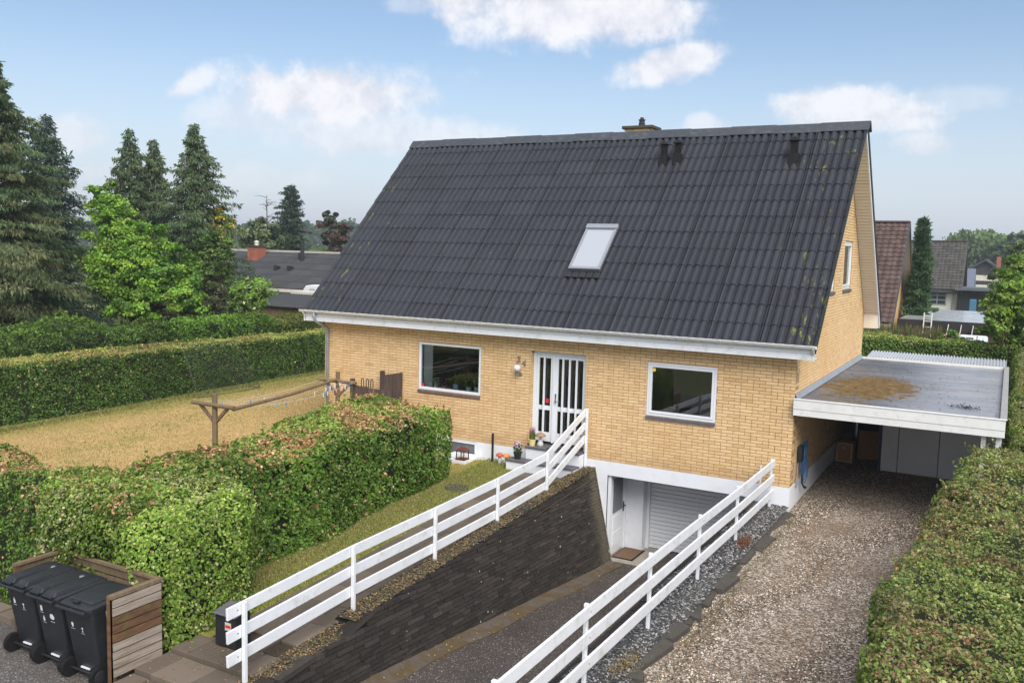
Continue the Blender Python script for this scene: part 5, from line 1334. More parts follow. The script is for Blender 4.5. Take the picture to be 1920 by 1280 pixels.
G3 = dict(cols=[(.10,.175,.045), (.13,.20,.055)], top=[(.150,.215,.072), (.205,.25,.10), (.115,.175,.06), (.235,.245,.12)], tan=[(.36,.22,.12), (.44,.28,.17), (.28,.15,.08), (.30,.26,.10)])
def rtop(x, y): return 1.20 + .14*math.exp(-((y+1.6)/2.2)**2) + (.10 if y > 0 else 0) + .02*math.sin(y*.9) + (.45*min(1, max(0, (y-8)/6)))
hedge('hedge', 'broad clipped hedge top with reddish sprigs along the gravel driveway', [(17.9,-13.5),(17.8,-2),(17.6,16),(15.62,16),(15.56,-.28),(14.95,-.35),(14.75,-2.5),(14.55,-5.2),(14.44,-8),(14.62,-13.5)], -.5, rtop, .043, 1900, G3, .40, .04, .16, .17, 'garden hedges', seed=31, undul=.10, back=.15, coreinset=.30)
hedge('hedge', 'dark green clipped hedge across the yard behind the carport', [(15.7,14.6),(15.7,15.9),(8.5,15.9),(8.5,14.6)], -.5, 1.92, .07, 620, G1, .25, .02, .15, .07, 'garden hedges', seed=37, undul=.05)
# neighbour's wilder hedges behind the long back hedge
G4 = dict(cols=[(.06,.125,.03), (.075,.145,.034), (.045,.095,.024)], top=[(.085,.155,.036), (.11,.18,.045)], tan=[(.14,.18,.05)])
hedge('hedge', 'dense dark undergrowth below the big spruces', [(-11.2,-10),(-11.4,5.0),(-13.5,5.0),(-13.3,-10)], -.5, lambda x, y: 1.5+.12*math.sin(y*1.7), .08, 620, G4, .05, .0, .5, .30, 'hedges next door', seed=41, undul=.25, coreinset=.6)
hedge('hedge', 'bright green unclipped hedge beyond the middle of the back hedge', [(-10.6,4.8),(-10.9,9.6),(-12.4,9.6),(-12.1,4.8)], -.5, 1.62, .085, 520, dict(cols=[(.070,.160,.026), (.085,.185,.032)], top=[(.115,.22,.042), (.14,.25,.05)], tan=[(.2,.24,.08)]), .05, .0, .4, .16, 'hedges next door', seed=43, undul=.12, coreinset=.4)
hedge('hedge', 'low yellowish green hedge in front of the plank shed', [(-11.5,9.9),(-11.5,16),(-12.8,16),(-12.8,9.9)], -.5, 1.35, .09, 420, dict(cols=[(.095,.150,.030), (.11,.17,.036)], top=[(.14,.20,.05), (.18,.22,.06)], tan=[(.25,.2,.08)]), .15, .02, .3, .12, 'hedges next door', seed=47, undul=.08, coreinset=.35)

# ================================================================== TREES
def branch_tube(b, p, q, r0, r1, bend=.15):
    p, q = np.array(p), np.array(q); mid = (p+q)/2 + np.array([0,0,bend*np.linalg.norm(q-p)*.5]); b.tube([p, mid, q], [r0, (r0+r1)/2, r1], 6)
def decid(name, label, base, crowns, leaf, nleaf, cols, group=None, cat='tree', seed=1, clump=.55, flowers=None, trunk_r=.14, droop=.3, hang=0, fill=.35, gain=1.5):
    """crowns: list of (centre, (rx, ry, rz)); base: foot of the trunk"""
    global rng; r = rng = np.random.default_rng(seed); t = thing(name, label, cat, tuple(base), group)
    b = MB(); base = np.array(base, float); c0 = np.array(crowns[0][0]); fork = base+(c0-base)*.45
    b.tube([base-np.array([0,0,.3]), base+(fork-base)*.5+r.normal(size=3)*.05, fork], [trunk_r*1.25, trunk_r, trunk_r*.8], 8)
    vols = np.array([np.prod(c[1])**.75 for c in crowns]); P, N, C = [], [], []; cols = np.array(cols)*gain
    for (c, rad), v in zip(crowns, vols):
        c, rad = np.array(c, float), np.array(rad, float); nl = int(nleaf*v/vols.sum()); nc = max(6, int(nl/130))
        d = unit(r.normal(size=(nc,3))); rr = (fill+(1-fill)*r.random(nc))**.6; cc = c+d*rad*rr[:,None]*.92
        for k in range(min(7, nc)): branch_tube(b, fork, c*.35+cc[k]*.65, trunk_r*.5, .015)
        w = r.integers(0, nc, nl); cs = clump*r.uniform(.6, 1.3, nc)*np.cbrt(np.prod(rad))*.42
        off = r.normal(size=(nl,3))*.55*cs[w][:,None]*np.array([1,1,.62]); p = cc[w]+off
        if hang: p[:,2] -= np.abs(r.exponential(hang, nl))
        P.append(p); N.append(unit(p-c)*.6+np.array([0,0,.7])+unit(off)*.4)
        C.append(cols[r.integers(0, len(cols), nc)][w]*r.uniform(.72,1.28,(nl,1))*(.62+.7*r.random(nc))[w][:,None])
    P, N, C = np.concatenate(P), unit(np.concatenate(N)), np.concatenate(C)
    if flowers:
        m_ = r.random(len(P)) < flowers[0]; C[m_] = np.array(flowers[1])*r.uniform(.8,1.2,(m_.sum(),1))
    V, F = leaf_quads(P, N, leaf*r.uniform(.6,1.4,len(P)), leaf*.7*r.uniform(.7,1.3,len(P)), droop, 1.0)
    b.build('trunk', BARK, t); np_mesh('crown', V, F, LEAF, C, parent=t)
    return t
def spruce(name, label, base, H, R, cols, nb, seed, group=None, droop=.55, spray=.34, per=26, clear=.02, power=.85, open_=.0):
    global rng; r = rng = np.random.default_rng(seed); t = thing(name, label, 'tree', tuple(base), group); base = np.array(base, float)
    b = MB(); b.tube([base-np.array([0,0,.3]), base+np.array([0,0,H*.5]), base+np.array([0,0,H])], [R*.06+.06, R*.035+.03, .012], 7)
    P, A, Cc, L = [], [], [], []; cols = np.array(cols); lob = r.uniform(.55, 1.25, 23); twist = r.uniform(0, 6.28)
    for i in range(nb):
        f = (i+.5)/nb; f = clear+(1-clear)*f; az = i*2.39996+r.normal()*.35
        ln_ = R*((1-f)**power)*r.uniform(.5,1.2)*lob[int((az*1.43+f*31) % 23)] + .12
        if r.random() < open_: continue
        up = .28*(f-.25)
        d = np.array([math.cos(az), math.sin(az), up]); o = base+np.array([0,0,H*f])
        tip = o+d*ln_+np.array([0,0,-.10*ln_*droop]); b.tube([o, (o+tip)/2+np.array([0,0,.05*ln_]), tip], [.03*ln_/R*2+.008, .014, .004], 3, False)
        k = max(5, int(per*(ln_/R)**.8*(1.0 if ln_ > .4 else .7))); s = r.uniform(.12,1.0,k)**.75
        side = unit(np.cross(d, (0,0,1.))[None])[0]; wd = (.34*ln_*(1-s*.72)*r.uniform(-1,1,k))[:,None]*side
        p = o+(tip-o)*s[:,None]+wd+r.normal(size=(k,3))*.05+np.array([0,0,1.])*(.05*ln_*np.sin(s*3.1))[:,None]
        hangl = spray*r.uniform(.5,1.25,k)
        dirn = unit(d[None]*r.uniform(.2,.9,(k,1))+side*np.sign(wd@side)[:,None]*r.uniform(0,.6,(k,1))+np.array([0,0,-1.])*(droop*r.uniform(.2,2.0,(k,1)))+r.normal(size=(k,3))*.34)
        P.append(p+dirn*hangl[:,None]*.4); A.append(dirn); L.append(hangl); Cc.append(cols[r.integers(0,len(cols))]*r.uniform(.62,1.35,(k,1))*r.uniform(.75,1.25))
    P, A, L, Cc = np.concatenate(P), np.concatenate(A), np.concatenate(L), np.concatenate(Cc)
    N = unit(np.cross(A, r.normal(size=A.shape))); n = len(P); B = unit(np.cross(N, A)); Wd = (L*r.uniform(.20,.36,n))[:,None]; L_ = L[:,None]
    V = np.stack([P-A*L_*.5, P+B*Wd*.5, P+A*L_*.5, P-B*Wd*.5], 1).reshape(-1,3)
    b.build('trunk', BARK, t); np_mesh('crown', V, np.arange(4*n).reshape(n,4), NEEDLE, Cc, parent=t); return t
def foot(px, py, D, zg=-.5): p = at(px, py, D); return (p[0], p[1], zg)
SP1 = [(.090,.142,.058), (.076,.125,.052), (.108,.148,.058), (.120,.135,.056)]; SP2 = [(0.057, 0.095, 0.065), (0.072, 0.114, 0.068), (0.049, 0.084, 0.057)]; SP3 = [(.075,.122,.052), (.090,.140,.060), (.105,.150,.064), (.120,.155,.075)]
spruce('spruce_tree', 'tallest spruce with long drooping olive branches at the left edge', foot(-12,440,35), 12.2, 5.0, SP1, 480, 51, 'spruces beyond the back hedge', 1.1, .21, 480, .03, .95, .06)
spruce('spruce_tree', 'dark bluish spruce just behind the tallest one', foot(92,440,42), 10.6, 3.1, SP2, 330, 52, 'spruces beyond the back hedge', .6, .24, 190, .03, .8)
spruce('spruce_tree', 'leftmost of the three spruces rising behind the bright green tree', foot(246,445,46), 10.6, 3.5, SP3, 320, 53, 'spruces beyond the back hedge', 1.0, .23, 210, .05, .98)
spruce('spruce_tree', 'slimmer middle spruce of the three behind the bright green tree', foot(290,445,47), 10.2, 3.4, SP3, 310, 54, 'spruces beyond the back hedge', 1.0, .23, 210, .05, .98)
spruce('spruce_tree', 'rightmost and tallest of the three spruces behind the bright green tree', foot(366,446,46), 10.9, 4.3, SP3, 360, 55, 'spruces beyond the back hedge', 1.0, .23, 250, .05, .92)
MP = [(0.181, 0.341, 0.038), (0.217, 0.384, 0.043), (0.152, 0.297, 0.038), (0.261, 0.413, 0.052), (0.116, 0.239, 0.035)]
def cr_(px, py, D, rx, rz, ry=None): return (at(px, py, D), (rx*D/FPX, (ry or rx)*D/FPX, rz*D/FPX))
decid('maple_tree', 'bright yellow green leafy tree in front of the dark spruces', foot(262,600,35.5), [cr_(228,500,35.5,74,92), cr_(212,420,35.8,52,56), cr_(268,455,35.6,54,58), cr_(196,380,36,34,46), cr_(310,515,35,66,62), cr_(345,560,34.2,52,44), cr_(378,592,34.2,26,22), cr_(250,570,34.6,60,40)], .135, 44000, MP, None, 'tree', 61, .46, None, .15, .4, gain=1.02, fill=.12)
decid('laburnum_bush', 'tall shrub with yellow blossom at the right of the spruces', foot(412,560,46), [cr_(412,432,46,28,48)], .15, 4200, [(.12,.20,.035), (.10,.17,.03)], None, 'shrub', 62, .5, (.45, (.62,.43,.05)), .08, .4)
decid('leafy_bush', 'olive green bush below the yellow blossoms', foot(402,560,44), [cr_(402,490,44,44,58), cr_(430,500,43,20,36)], .14, 7500, [(.085,.14,.03), (.11,.16,.035), (.06,.11,.025)], None, 'shrub', 63, .5)
decid('elder_bush', 'light green elder bush with cream flower heads beside the plank shed', foot(468,585,38), [cr_(470,552,38,44,32), cr_(440,570,37.5,26,30)], .12, 7500, [(.13,.22,.035), (.15,.25,.05), (.10,.18,.03)], None, 'shrub', 64, .55, (.05, (.62,.60,.42)), .07)
decid('brown_bush', 'bare looking brownish bush between bright tree and elder', foot(398,590,37), [cr_(398,560,37,40,30)], .10, 3200, [(.075,.07,.035), (.10,.085,.045), (.06,.08,.03)], None, 'shrub', 65, .6, None, .05)
# farther trees on the left
decid('broad_tree', 'olive green broad tree behind the bungalow roof', foot(490,470,78), [cr_(482,438,78,42,36), cr_(510,455,78,34,26)], .34, 6500, [(.075,.105,.045), (.095,.12,.05), (.06,.09,.04)], 'trees far left', 'tree', 66, .5)
spruce('conifer_tree', 'dark twin topped conifer behind the bungalow roof', foot(545,470,82), 10.2, 2.4, SP2+[(.05,.075,.045)], 260, 67, 'trees far left', .2, .34, 120, .1, .55)
bt = thing('bare_tree', 'thin almost bare tree crown left of the twin topped conifer', 'tree', foot(500,470,80), 'trees far left')
b = MB(); p0 = np.array(foot(503,470,80)); top = at(500,366,80); rr_ = np.random.default_rng(5)
b.tube([p0, (p0+top)/2, top], [.12,.09,.02], 6)
for k in range(26):
    f = rr_.uniform(.55,.98); s_ = p0+(top-p0)*f; a = rr_.uniform(0,6.28); ln_ = rr_.uniform(.5,1.5); e = s_+np.array([math.cos(a)*ln_, math.sin(a)*ln_, rr_.uniform(.0,.6)]); b.tube([s_, (s_+e)/2+np.array([0,0,.08]), e], [.03,.02,.008], 4)
b.build('branches', BARK, bt)
decid('brown_tree', 'brownish red leaved tree right of the black flue pipe', foot(628,470,72), [cr_(626,440,72,30,36), cr_(622,412,72,16,20)], .3, 4500, [(.085,.055,.040), (.065,.070,.040), (.10,.062,.045), (.05,.06,.035)], 'trees far left', 'tree', 68, .5)
# right side
spruce('conifer_tree', 'dark green conifer between the two houses at the right', foot(1722,560,47), 7.05, .68, [(.07,.14,.06), (.085,.16,.068), (.06,.12,.052)], 300, 71, None, -.4, .22, 130, .10, .52)
decid('garden_tree', 'bright yellow green fruit tree at the right edge behind the hedge', foot(1900,650,29), [cr_(1893,560,29,44,62), cr_(1868,610,28.6,32,40), cr_(1915,505,29.4,34,40), cr_(1930,600,28.6,50,60)], .13, 15000, [(.115,.190,.028), (.145,.225,.034), (.090,.155,.026), (.17,.24,.045)], None, 'tree', 72, .55)
decid('leafy_tree', 'grey green airy tree above the fruit tree', foot(1880,560,52), [cr_(1880,522,52,30,24), cr_(1910,490,54,24,46)], .18, 8000, [(.085,.125,.050), (.10,.145,.055), (.12,.15,.065)], 'trees far right', 'tree', 73, .5)
decid('willow_tree', 'large weeping willow beyond the dark tiled house', foot(1850,480,175), [cr_(1838,455,175,58,26), cr_(1800,462,175,30,22), cr_(1875,458,178,40,24)], .75, 14000, [(.085,.135,.045), (.10,.155,.05), (.12,.17,.058)], 'trees far right', 'tree', 74, .5, None, .3, 1.6, 1.0)
decid('round_tree', 'dark green round tree right of the willow', foot(1905,480,165), [cr_(1912,466,165,44,32), cr_(1884,472,165,26,22)], .75, 7000, [(.05,.09,.035), (.065,.11,.04)], 'trees far right', 'tree', 75, .5)
decid('leafy_bush', 'small green bush on the hedge line below the flat roof', foot(1782,640,33), [cr_(1778,632,33,26,14), cr_(1800,640,32,20,10)], .11, 2600, [(.09,.17,.03), (.12,.20,.04)], None, 'shrub', 76, .5)
# reddish grasses and weeds in front of the brown roofed house
r = np.random.default_rng(77); n = 5200
PX = r.uniform(10.6, 13.2, n); PY = r.uniform(17.5, 21, n); P = np.stack([PX, PY, -.4+r.uniform(.6,2.3,n)], -1)
V, F = leaf_quads(P, r.normal(size=(n,3))*np.array([1,1,.2]), .34, .035, -2., .5, np.tile([0,0,1.],(n,1)))
o = np_mesh('tall_weeds', V, F, LEAF, np.array([(.17,.15,.06),(.13,.15,.05),(.20,.12,.07),(.10,.14,.04)])[r.integers(0,4,n)]*r.uniform(.7,1.3,(n,1))); o['kind'] = 'stuff'; tag(o, 'tall reddish grasses and weeds beyond the rear hedge', 'weeds')
# the far wood
r = np.random.default_rng(88); n = 60000; PXs = r.uniform(-900, 2500, n); Dd = r.uniform(300, 420, n)
hmax = 8+4*np.array(vnoise(np.stack([PXs*.02, Dd*.0, PXs*0], -1), 1.0, 3))+3*vnoise(np.stack([PXs*.09, Dd*.0, PXs*0], -1), 1.0, 4)
az = [ray(px, 480) for px in PXs]; az = np.array(az); az[:,2] = 0
P = CAM+az*Dd[:,None]; P[:,2] = -1+(hmax)*np.sqrt(r.random(n))
V, F = leaf_quads(P, np.tile([0,-.6,.8],(n,1)), 1.9*r.uniform(.6,1.3,n), 1.4*r.uniform(.6,1.3,n), .2, 1.0)
o = np_mesh('far_wood', V, F, LEAF, np.array([(.050,.080,.034),(.065,.10,.04),(.04,.065,.03)])[r.integers(0,3,n)]*r.uniform(.7,1.3,(n,1))*(.75+.5*vnoise(P*.02,1.0,9))[:,None]); o['kind'] = 'stuff'; tag(o, 'distant band of woodland on the horizon', 'woodland')
n = 16000; PXs = r.uniform(-900, 2500, n); Dd = r.uniform(130, 200, n); az = np.array([ray(px, 480) for px in PXs]); az[:,2] = 0
P = CAM+az*Dd[:,None]; hm = 2.0+3.5*vnoise(np.stack([PXs*.03, Dd*0, PXs*0], -1), 1.0, 6); P[:,2] = -1+hm*np.sqrt(r.random(n))
V, F = leaf_quads(P, np.tile([0,-.6,.8],(n,1)), 1.2*r.uniform(.6,1.3,n), .9*r.uniform(.6,1.3,n), .2, 1.0)
o = np_mesh('garden_greenery', V, F, LEAF, np.array([(.065,.10,.034),(.085,.13,.04),(.05,.08,.03)])[r.integers(0,3,n)]*r.uniform(.7,1.3,(n,1))); o['kind'] = 'stuff'; tag(o, 'mass of garden greenery in the middle distance', 'greenery')

# ================================================================== OTHER HOUSES
def tile_roof(root, x0, x1, ye, ze, yr, zr, rows, tw, mat, name='roof_tiles'):
    """pan tiles on one slope, from the eaves (ye, ze) to the ridge (yr, zr)"""
    b = MB(); s = np.array([0, yr-ye, zr-ze]); ln_ = np.linalg.norm(s); s = s/ln_; nv = np.array([0, -s[2], s[1]]) if yr > ye else np.array([0, s[2], -s[1]])
    e = np.array([0, ye, ze]); rl_ = ln_/rows; nc = int(round((x1-x0)/tw)); tw = (x1-x0)/nc
    for r_ in range(rows):
        for c_ in range(nc):
            o = e+s*(r_*rl_-.02); xs = [x0+c_*tw+tw*q for q in (.0,.30,.55,.8,1.0)]; hs = [.01,.0,.035,.04,.008]
            t = random.random(); vs = [o+nv*(h+.045)+np.array([x,0,0]) for x, h in zip(xs, hs)]+[o+s*(rl_+.05)+nv*(h+.005)+np.array([x,0,0]) for x, h in zip(xs, hs)]+[o+nv*(h+.015)+np.array([x,0,0]) for x, h in zip(xs, hs)]
            b.add(vs, [(i,i+1,6+i,5+i) for i in range(4)]+[(10+i,11+i,i+1,i) for i in range(4)], t)
    return b.build(name, mat, root, kind='stuff')
def tint_mat(name, stops, rough=.8, dirt=None):
    t = NT(name); c = t.ramp(t.tint(), stops)
    if dirt: c = t.mix(t.math('MULTIPLY', t.step(t.noise(1.2, 6, .7), .5, .7), .6), c, dirt)
    t.base(c); t.rough(rough); return t.m
BTILE = tint_mat('brown_tile', [(0, srgb(70,54,50)), (.5, srgb(82,64,59)), (1, srgb(94,75,69))])
DTILE = tint_mat('dark_mossy_tile', [(0, srgb(56,53,51)), (.5, srgb(68,65,62)), (1, srgb(80,76,72))], .85, srgb(78,73,60))
REDB = tint_mat('red_brick', [(0, srgb(140,82,62)), (.5, srgb(160,96,74)), (1, srgb(176,112,88))])
DGREY = plain('dark_trim', srgb(62,64,68), .6, .1, 4); LIGHTW = plain('pale_wall', srgb(206,200,190), .85, .06, 1.5, .2, 30)
# brown tiled neighbour
p = at(1706, 416, 44.5); hx, hy, hz = p; hs_ = 4.75
nb = thing('brown_roof_house', 'neighbouring house with steep brown tiled roof and yellow brick gable', 'house', (hx-5, hy, -.9))
for s in (1, -1): tile_roof(nb, hx-9, hx, hy-s*hs_, hz-hs_, hy, hz-.05, 22, .3, BTILE)
MB().prism([(hy-4.3,-.9),(hy+4.3,-.9),(hy+4.3,hz-hs_+.3),(hy,hz-.45),(hy-4.3,hz-hs_+.3)], 'x', hx-8.8, hx-.45).build('wall', plain('yellow_brick_far', srgb(206,166,108), .85, .1, 6, .3, 20), nb)
for s in (1, -1):
    MB().prism([(hy-s*(hs_+.05),hz-hs_-.06),(hy,hz+.04),(hy,hz-.22),(hy-s*(hs_+.05),hz-hs_-.30)], 'x', hx+.0, hx+.05).build('barge_board', DGREY, nb)
    MB().add([(hx-.45,hy-s*hs_,hz-hs_-.14),(hx,hy-s*hs_,hz-hs_-.14),(hx,hy,hz-.14),(hx-.45,hy,hz-.14)], [(0,1,2,3)]).build('soffit', plain('grey_soffit', srgb(150,150,146), .7, .06), nb)
MB().box(hx-9, hx, hy-.14, hy+.14, hz-.03, hz+.05).build('ridge_cap', BTILE, nb)
gw = MB().box(hx-.47, hx-.43, hy-1.6, hy-.6, 2.3, 3.4).build('window', PLASTIC_W, nb); MB().box(hx-.435, hx-.425, hy-1.5, hy-.7, 2.4, 3.3).build('pane', FROST, gw)
MB().box(hx-.45, hx+.05, hy+3.9, hy+4.75, hz-hs_-.45, hz-hs_-.1).build('eaves_box', plain('red_paint', srgb(150,44,40), .6, .1), nb)
MB().box(hx-9, hx-.5, hy-4.36, hy-4.31, -.9, 1.2).build('white_wall_band', LIGHTW, nb)
# its flat roofed garage with a ladder
def hz_(px, py, z): d = ray(px, py); return CAM+d*((z-CAM[2])/d[2])
a, c = hz_(1682, 599, 1.62), hz_(1862, 606, 1.62); bk = hz_(1700, 577, 1.62)
ga = thing('flat_roof_garage', 'flat roofed garage with black fascia and wet grey roof', 'garage', ((a[0]+c[0])/2, a[1]+4, -.6))
fy = (a[1]+c[1])/2
MB().box(a[0], c[0]+1, fy, bk[1], 1.55, 1.62).build('roof_felt', plain('wet_sheen_felt', srgb(186,192,198), .15, .25, .9, .1, 10, dirt=srgb(80,82,84), dirtamt=.7), ga)  # pale base colour carries the white reflection on the wet felt
MB().box(a[0]-.05, c[0]+1.05, fy-.06, fy-.005, 1.15, 1.64).build('fascia', plain('black_fascia', srgb(36,36,38), .6, .2), ga)
MB().box(a[0]+.1, c[0]+.9, fy+.1, fy+.2, -.6, 1.54).build('wall', plain('brown_board_wall', srgb(74,58,50), .8, .15, 4), ga)
MB().box(a[0]+.5, a[0]+3.0, fy+.06, fy+.095, -.6, 1.2).build('brick_panel', REDB, ga)
MB().box(a[0], a[0]+.2, fy+.2, bk[1], -.6, 1.54).build('side_wall', plain('brown_board_wall', srgb(74,58,50), .8, .15, 4), ga)
ALW = plain('pale_ladder', srgb(206,204,198), .5, .05)
q = hz_(1741, 600, 1.62); ld = thing('ladder', 'pale ladder standing against the flat garage roof', 'ladder', (q[0], fy-.4, -.5))
for s in (-.17,.17): MB().bar((q[0]+s, fy-.55, -.5), (q[0]+s, fy-.08, 2.0), .05, .04).build('rail', ALW, ld)
for k in range(9): MB().bar((q[0]-.17, fy-.55+.47*(k*.27+.2)/2.5, -.5+k*.27+.2), (q[0]+.17, fy-.55+.47*(k*.27+.2)/2.5, -.5+k*.27+.2), .035, .035).build('rung', ALW, ld)
q = hz_(1808, 603, 1.5); tr_ = thing('wall_rack', 'white bent rack hanging on the garage front', 'rack', (q[0], fy-.2, .9))
for k in (-.55,0,.5): MB().bar((q[0]+k, fy-.12, 1.5), (q[0]+k-.05, fy-.35, .95), .03, .03).build('arm', ALW, tr_)
MB().bar((q[0]-.75, fy-.33, 1.0), (q[0]+.65, fy-.33, 1.0), .03, .03).build('cross_bar', ALW, tr_)
q = at(1821, 641, 33); tc = thing('white_car_roof', 'white vehicle roof just showing above the rear hedge', 'vehicle', (q[0], q[1]+.8, -.5))
MB().add([(q[0]-.6,q[1],q[2]-2.0),(q[0]+.6,q[1],q[2]-2.0),(q[0]+.6,q[1]+2.4,q[2]-2.0),(q[0]-.6,q[1]+2.4,q[2]-2.0),(q[0]-.52,q[1]+.1,q[2]+.05),(q[0]+.52,q[1]+.1,q[2]+.05),(q[0]+.5,q[1]+2.2,q[2]+.10),(q[0]-.5,q[1]+2.2,q[2]+.10)],
         [(4,5,6,7),(0,1,5,4),(1,2,6,5),(2,3,7,6),(3,0,4,7)]).build('roof', plain('white_car_paint', srgb(232,234,236), .25, .02), tc, bevel=.08)
MB().box(q[0]-.2, q[0]+.05, q[1]+.5, q[1]+.8, q[2]+.05, q[2]+.10).build('roof_hatch', BLACK, tc)
# dark tiled house with white wall
p = at(1814, 453, 86); hx, hy, hz = p; hs_ = 4.6
h3 = thing('dark_tile_house', 'white walled house with steep dark mossy tiled roof', 'house', (hx-4, hy, -1))
for s in (1, -1): tile_roof(h3, hx-9, hx, hy-s*hs_, hz-hs_+.1, hy, hz-.05, 18, .36, DTILE)
MB().prism([(hy-4.1,-1),(hy+4.1,-1),(hy+4.1,hz-hs_+.45),(hy,hz-.5),(hy-4.1,hz-hs_+.45)], 'x', hx-8.8, hx-.4).build('wall', LIGHTW, h3)
for s in (1, -1): MB().prism([(hy-s*(hs_+.05),hz-hs_),(hy,hz+.06),(hy,hz-.24),(hy-s*(hs_+.05),hz-hs_-.28)], 'x', hx, hx+.08).build('barge_board', DGREY, h3)
MB().box(hx-9, hx, hy-.16, hy+.16, hz-.03, hz+.08).build('ridge_cap', DTILE, h3)
MB().box(hx-9, hx+.05, hy-hs_-.1, hy-hs_+.05, hz-hs_-.18, hz-hs_-.02).build('gutter', DGREY, h3)
MB().box(hx-9, hx-.2, hy-hs_, hy-4.05, hz-hs_-.3, hz-hs_-.18).build('soffit', DGREY, h3)
wq = at(1736, 545, 81.5); wq2 = at(1768, 574, 81.5)
wn_ = MB().box(wq[0], wq2[0]+.1, hy-4.16, hy-4.10, wq2[2], wq[2]).build('window', plain('grey_window_frame', srgb(140,146,154), .5, .04), h3)
ww, wh = (wq2[0]+.1-wq[0]-.3)/2, (wq[2]-wq2[2]-.4)/3
for i in range(2):
    for j in range(3): MB().box(wq[0]+.1+i*(ww+.1), wq[0]+.1+i*(ww+.1)+ww, hy-4.19, hy-4.165, wq2[2]+.1+j*(wh+.1), wq2[2]+.1+j*(wh+.1)+wh).build('pane', plain('dark_pane', srgb(44,50,56), .15, .1), wn_)
q = at(1731, 470, 86); chm = MB().box(q[0]-.35, q[0]+.35, hy-.8, hy+.3, hz-2.6, hz+.75).build('chimney', LIGHTW, h3); MB().box(q[0]-.42, q[0]+.42, hy-.87, hy+.37, hz+.75, hz+.87).build('chimney_cap', DGREY, chm)
q = at(1784, 560, 81.2); MB().tube([(q[0], hy-4.2, -1), (q[0], hy-4.2, hz-hs_-.4), (q[0]+.3, hy-hs_, hz-hs_-.15)], .07, 8).build('downpipe', ZINC, h3)
q0, q1 = at(1795, 540, 80), at(1872, 548, 80); s3 = thing('lean_to', 'grey flat lean to roof beside the dark tiled house', 'shed', (q0[0]+2, q0[1], -1))
MB().box(q0[0]-.3, q1[0], hy-5.6, hy-1.0, q0[2]-.25, q0[2]).build('roof', plain('grey_roofing', srgb(88,92,98), .6, .1), s3); MB().box(q0[0]-.1, q1[0]-.2, hy-4.6, hy-4.5, -1, q0[2]-.26).build('wall', plain('dark_shed_wall', srgb(40,40,42), .8, .2), s3)
q = at(1822, 568, 79); tag(MB().box(q[0]-.25, q[0]+.3, hy-6.2, hy-5.7, -1, q[2]+.25).build('blue_barrel', plain('blue_plastic', srgb(62,110,142), .5, .1), bevel=.06), 'blue water butt beside the dark lean to', 'barrel')
# farthest house with red chimney
p = at(1848, 489, 112); fh = thing('gabled_house', 'far dark gabled house with pale boarding and red chimney', 'house', (p[0], p[1], -1))
MB().prism([(p[0]-2.5,p[2]-1.6),(p[0],p[2]-.0),(p[0]+2.5,p[2]-1.6),(p[0]+2.5,-1),(p[0]-2.5,-1)], 'y', p[1], p[1]+8).build('wall', plain('dark_boarding', srgb(60,58,60), .8, .1), fh)
for s in (-1, 1): MB().prism([(p[0]+s*2.9,p[2]-1.75),(p[0],p[2]+.25),(p[0],p[2]+.0),(p[0]+s*2.9,p[2]-2.0)], 'y', p[1]-.5, p[1]+8.3).build('roof', DGREY, fh)
MB().box(p[0]-2.5, p[0]+2.5, p[1]-.06, p[1]-.01, p[2]-2.5, p[2]-1.8).build('pale_board', LIGHTW, fh); MB().box(p[0]-2.5, p[0]+2.5, p[1]-.05, p[1]-.01, p[2]-3.6, p[2]-3.0).build('pale_board', LIGHTW, fh)
MB().box(p[0]+1.2, p[0]+1.7, p[1]+2, p[1]+2.6, p[2]-1.2, p[2]+.55).build('chimney', REDB, fh)
q = at(1820, 513, 106); g2 = thing('slate_house', 'far house with blue grey roof behind the dark tiled one', 'house', (q[0]-3, q[1]+3, -1))
MB().prism([(q[1]-3,q[2]-2),(q[1]+1,q[2]+.6),(q[1]+5,q[2]-2)], 'x', q[0]-7, q[0]+.5).build('roof', plain('blue_slate', srgb(96,104,120), .7, .08), g2); MB().box(q[0]-6.8, q[0]+.3, q[1]-2.7, q[1]+4.7, -1, q[2]-2.01).build('wall', LIGHTW, g2)

# bungalow on the left
p = at(536, 472, 60); bx0, bx1, by, bz = p[0]-11, p[0]+9, p[1], p[2]
bg = thing('bungalow', 'long low red brick bungalow with grey corrugated roof', 'house', (p[0], by, -.6))
BROOF = tint_mat('old_corrugated_roof', [(0, srgb(50,52,55)), (.5, srgb(56,58,61)), (1, srgb(62,63,66))], .85, srgb(74,72,64))
for s in (1, -1):
    b = MB(); rows = 6; nx = 220
    for k in range(rows):
        f0, f1 = k/rows, (k+1)/rows+.02; ya, yb = by-s*4.7*(1-f0), by-s*4.7*(1-f1); za, zb_ = bz-2.15*(1-f0)+.03, bz-2.15*(1-f1)
        for i in range(nx):
            xa, xb_ = bx0+(bx1-bx0)*i/nx, bx0+(bx1-bx0)*(i+1)/nx; wa, wb = .03*math.cos(i*math.pi), .03*math.cos((i+1)*math.pi); tt = ((i//12)*7+k*3) % 10/10
            b.add([(xa,ya,za+wa),(xb_,ya,za+wb),(xb_,yb,zb_+wb),(xa,yb,zb_+wa)], [(0,1,2,3)], tt)
            b.add([(xa,ya,za+wa-.03),(xb_,ya,za+wb-.03),(xb_,ya,za+wb),(xa,ya,za+wa)], [(0,1,2,3)], tt)
    b.build('roof_sheets', BROOF, bg, kind='stuff')
MB().box(bx0, bx1, by-.2, by+.2, bz-.04, bz+.09).build('ridge_cap', plain('pale_ridge', srgb(176,172,164), .8, .15, 3), bg)
MB().box(bx0+.4, bx1-.4, by-4.2, by+4.2, -.6, bz-2.0).build('wall', REDB, bg)
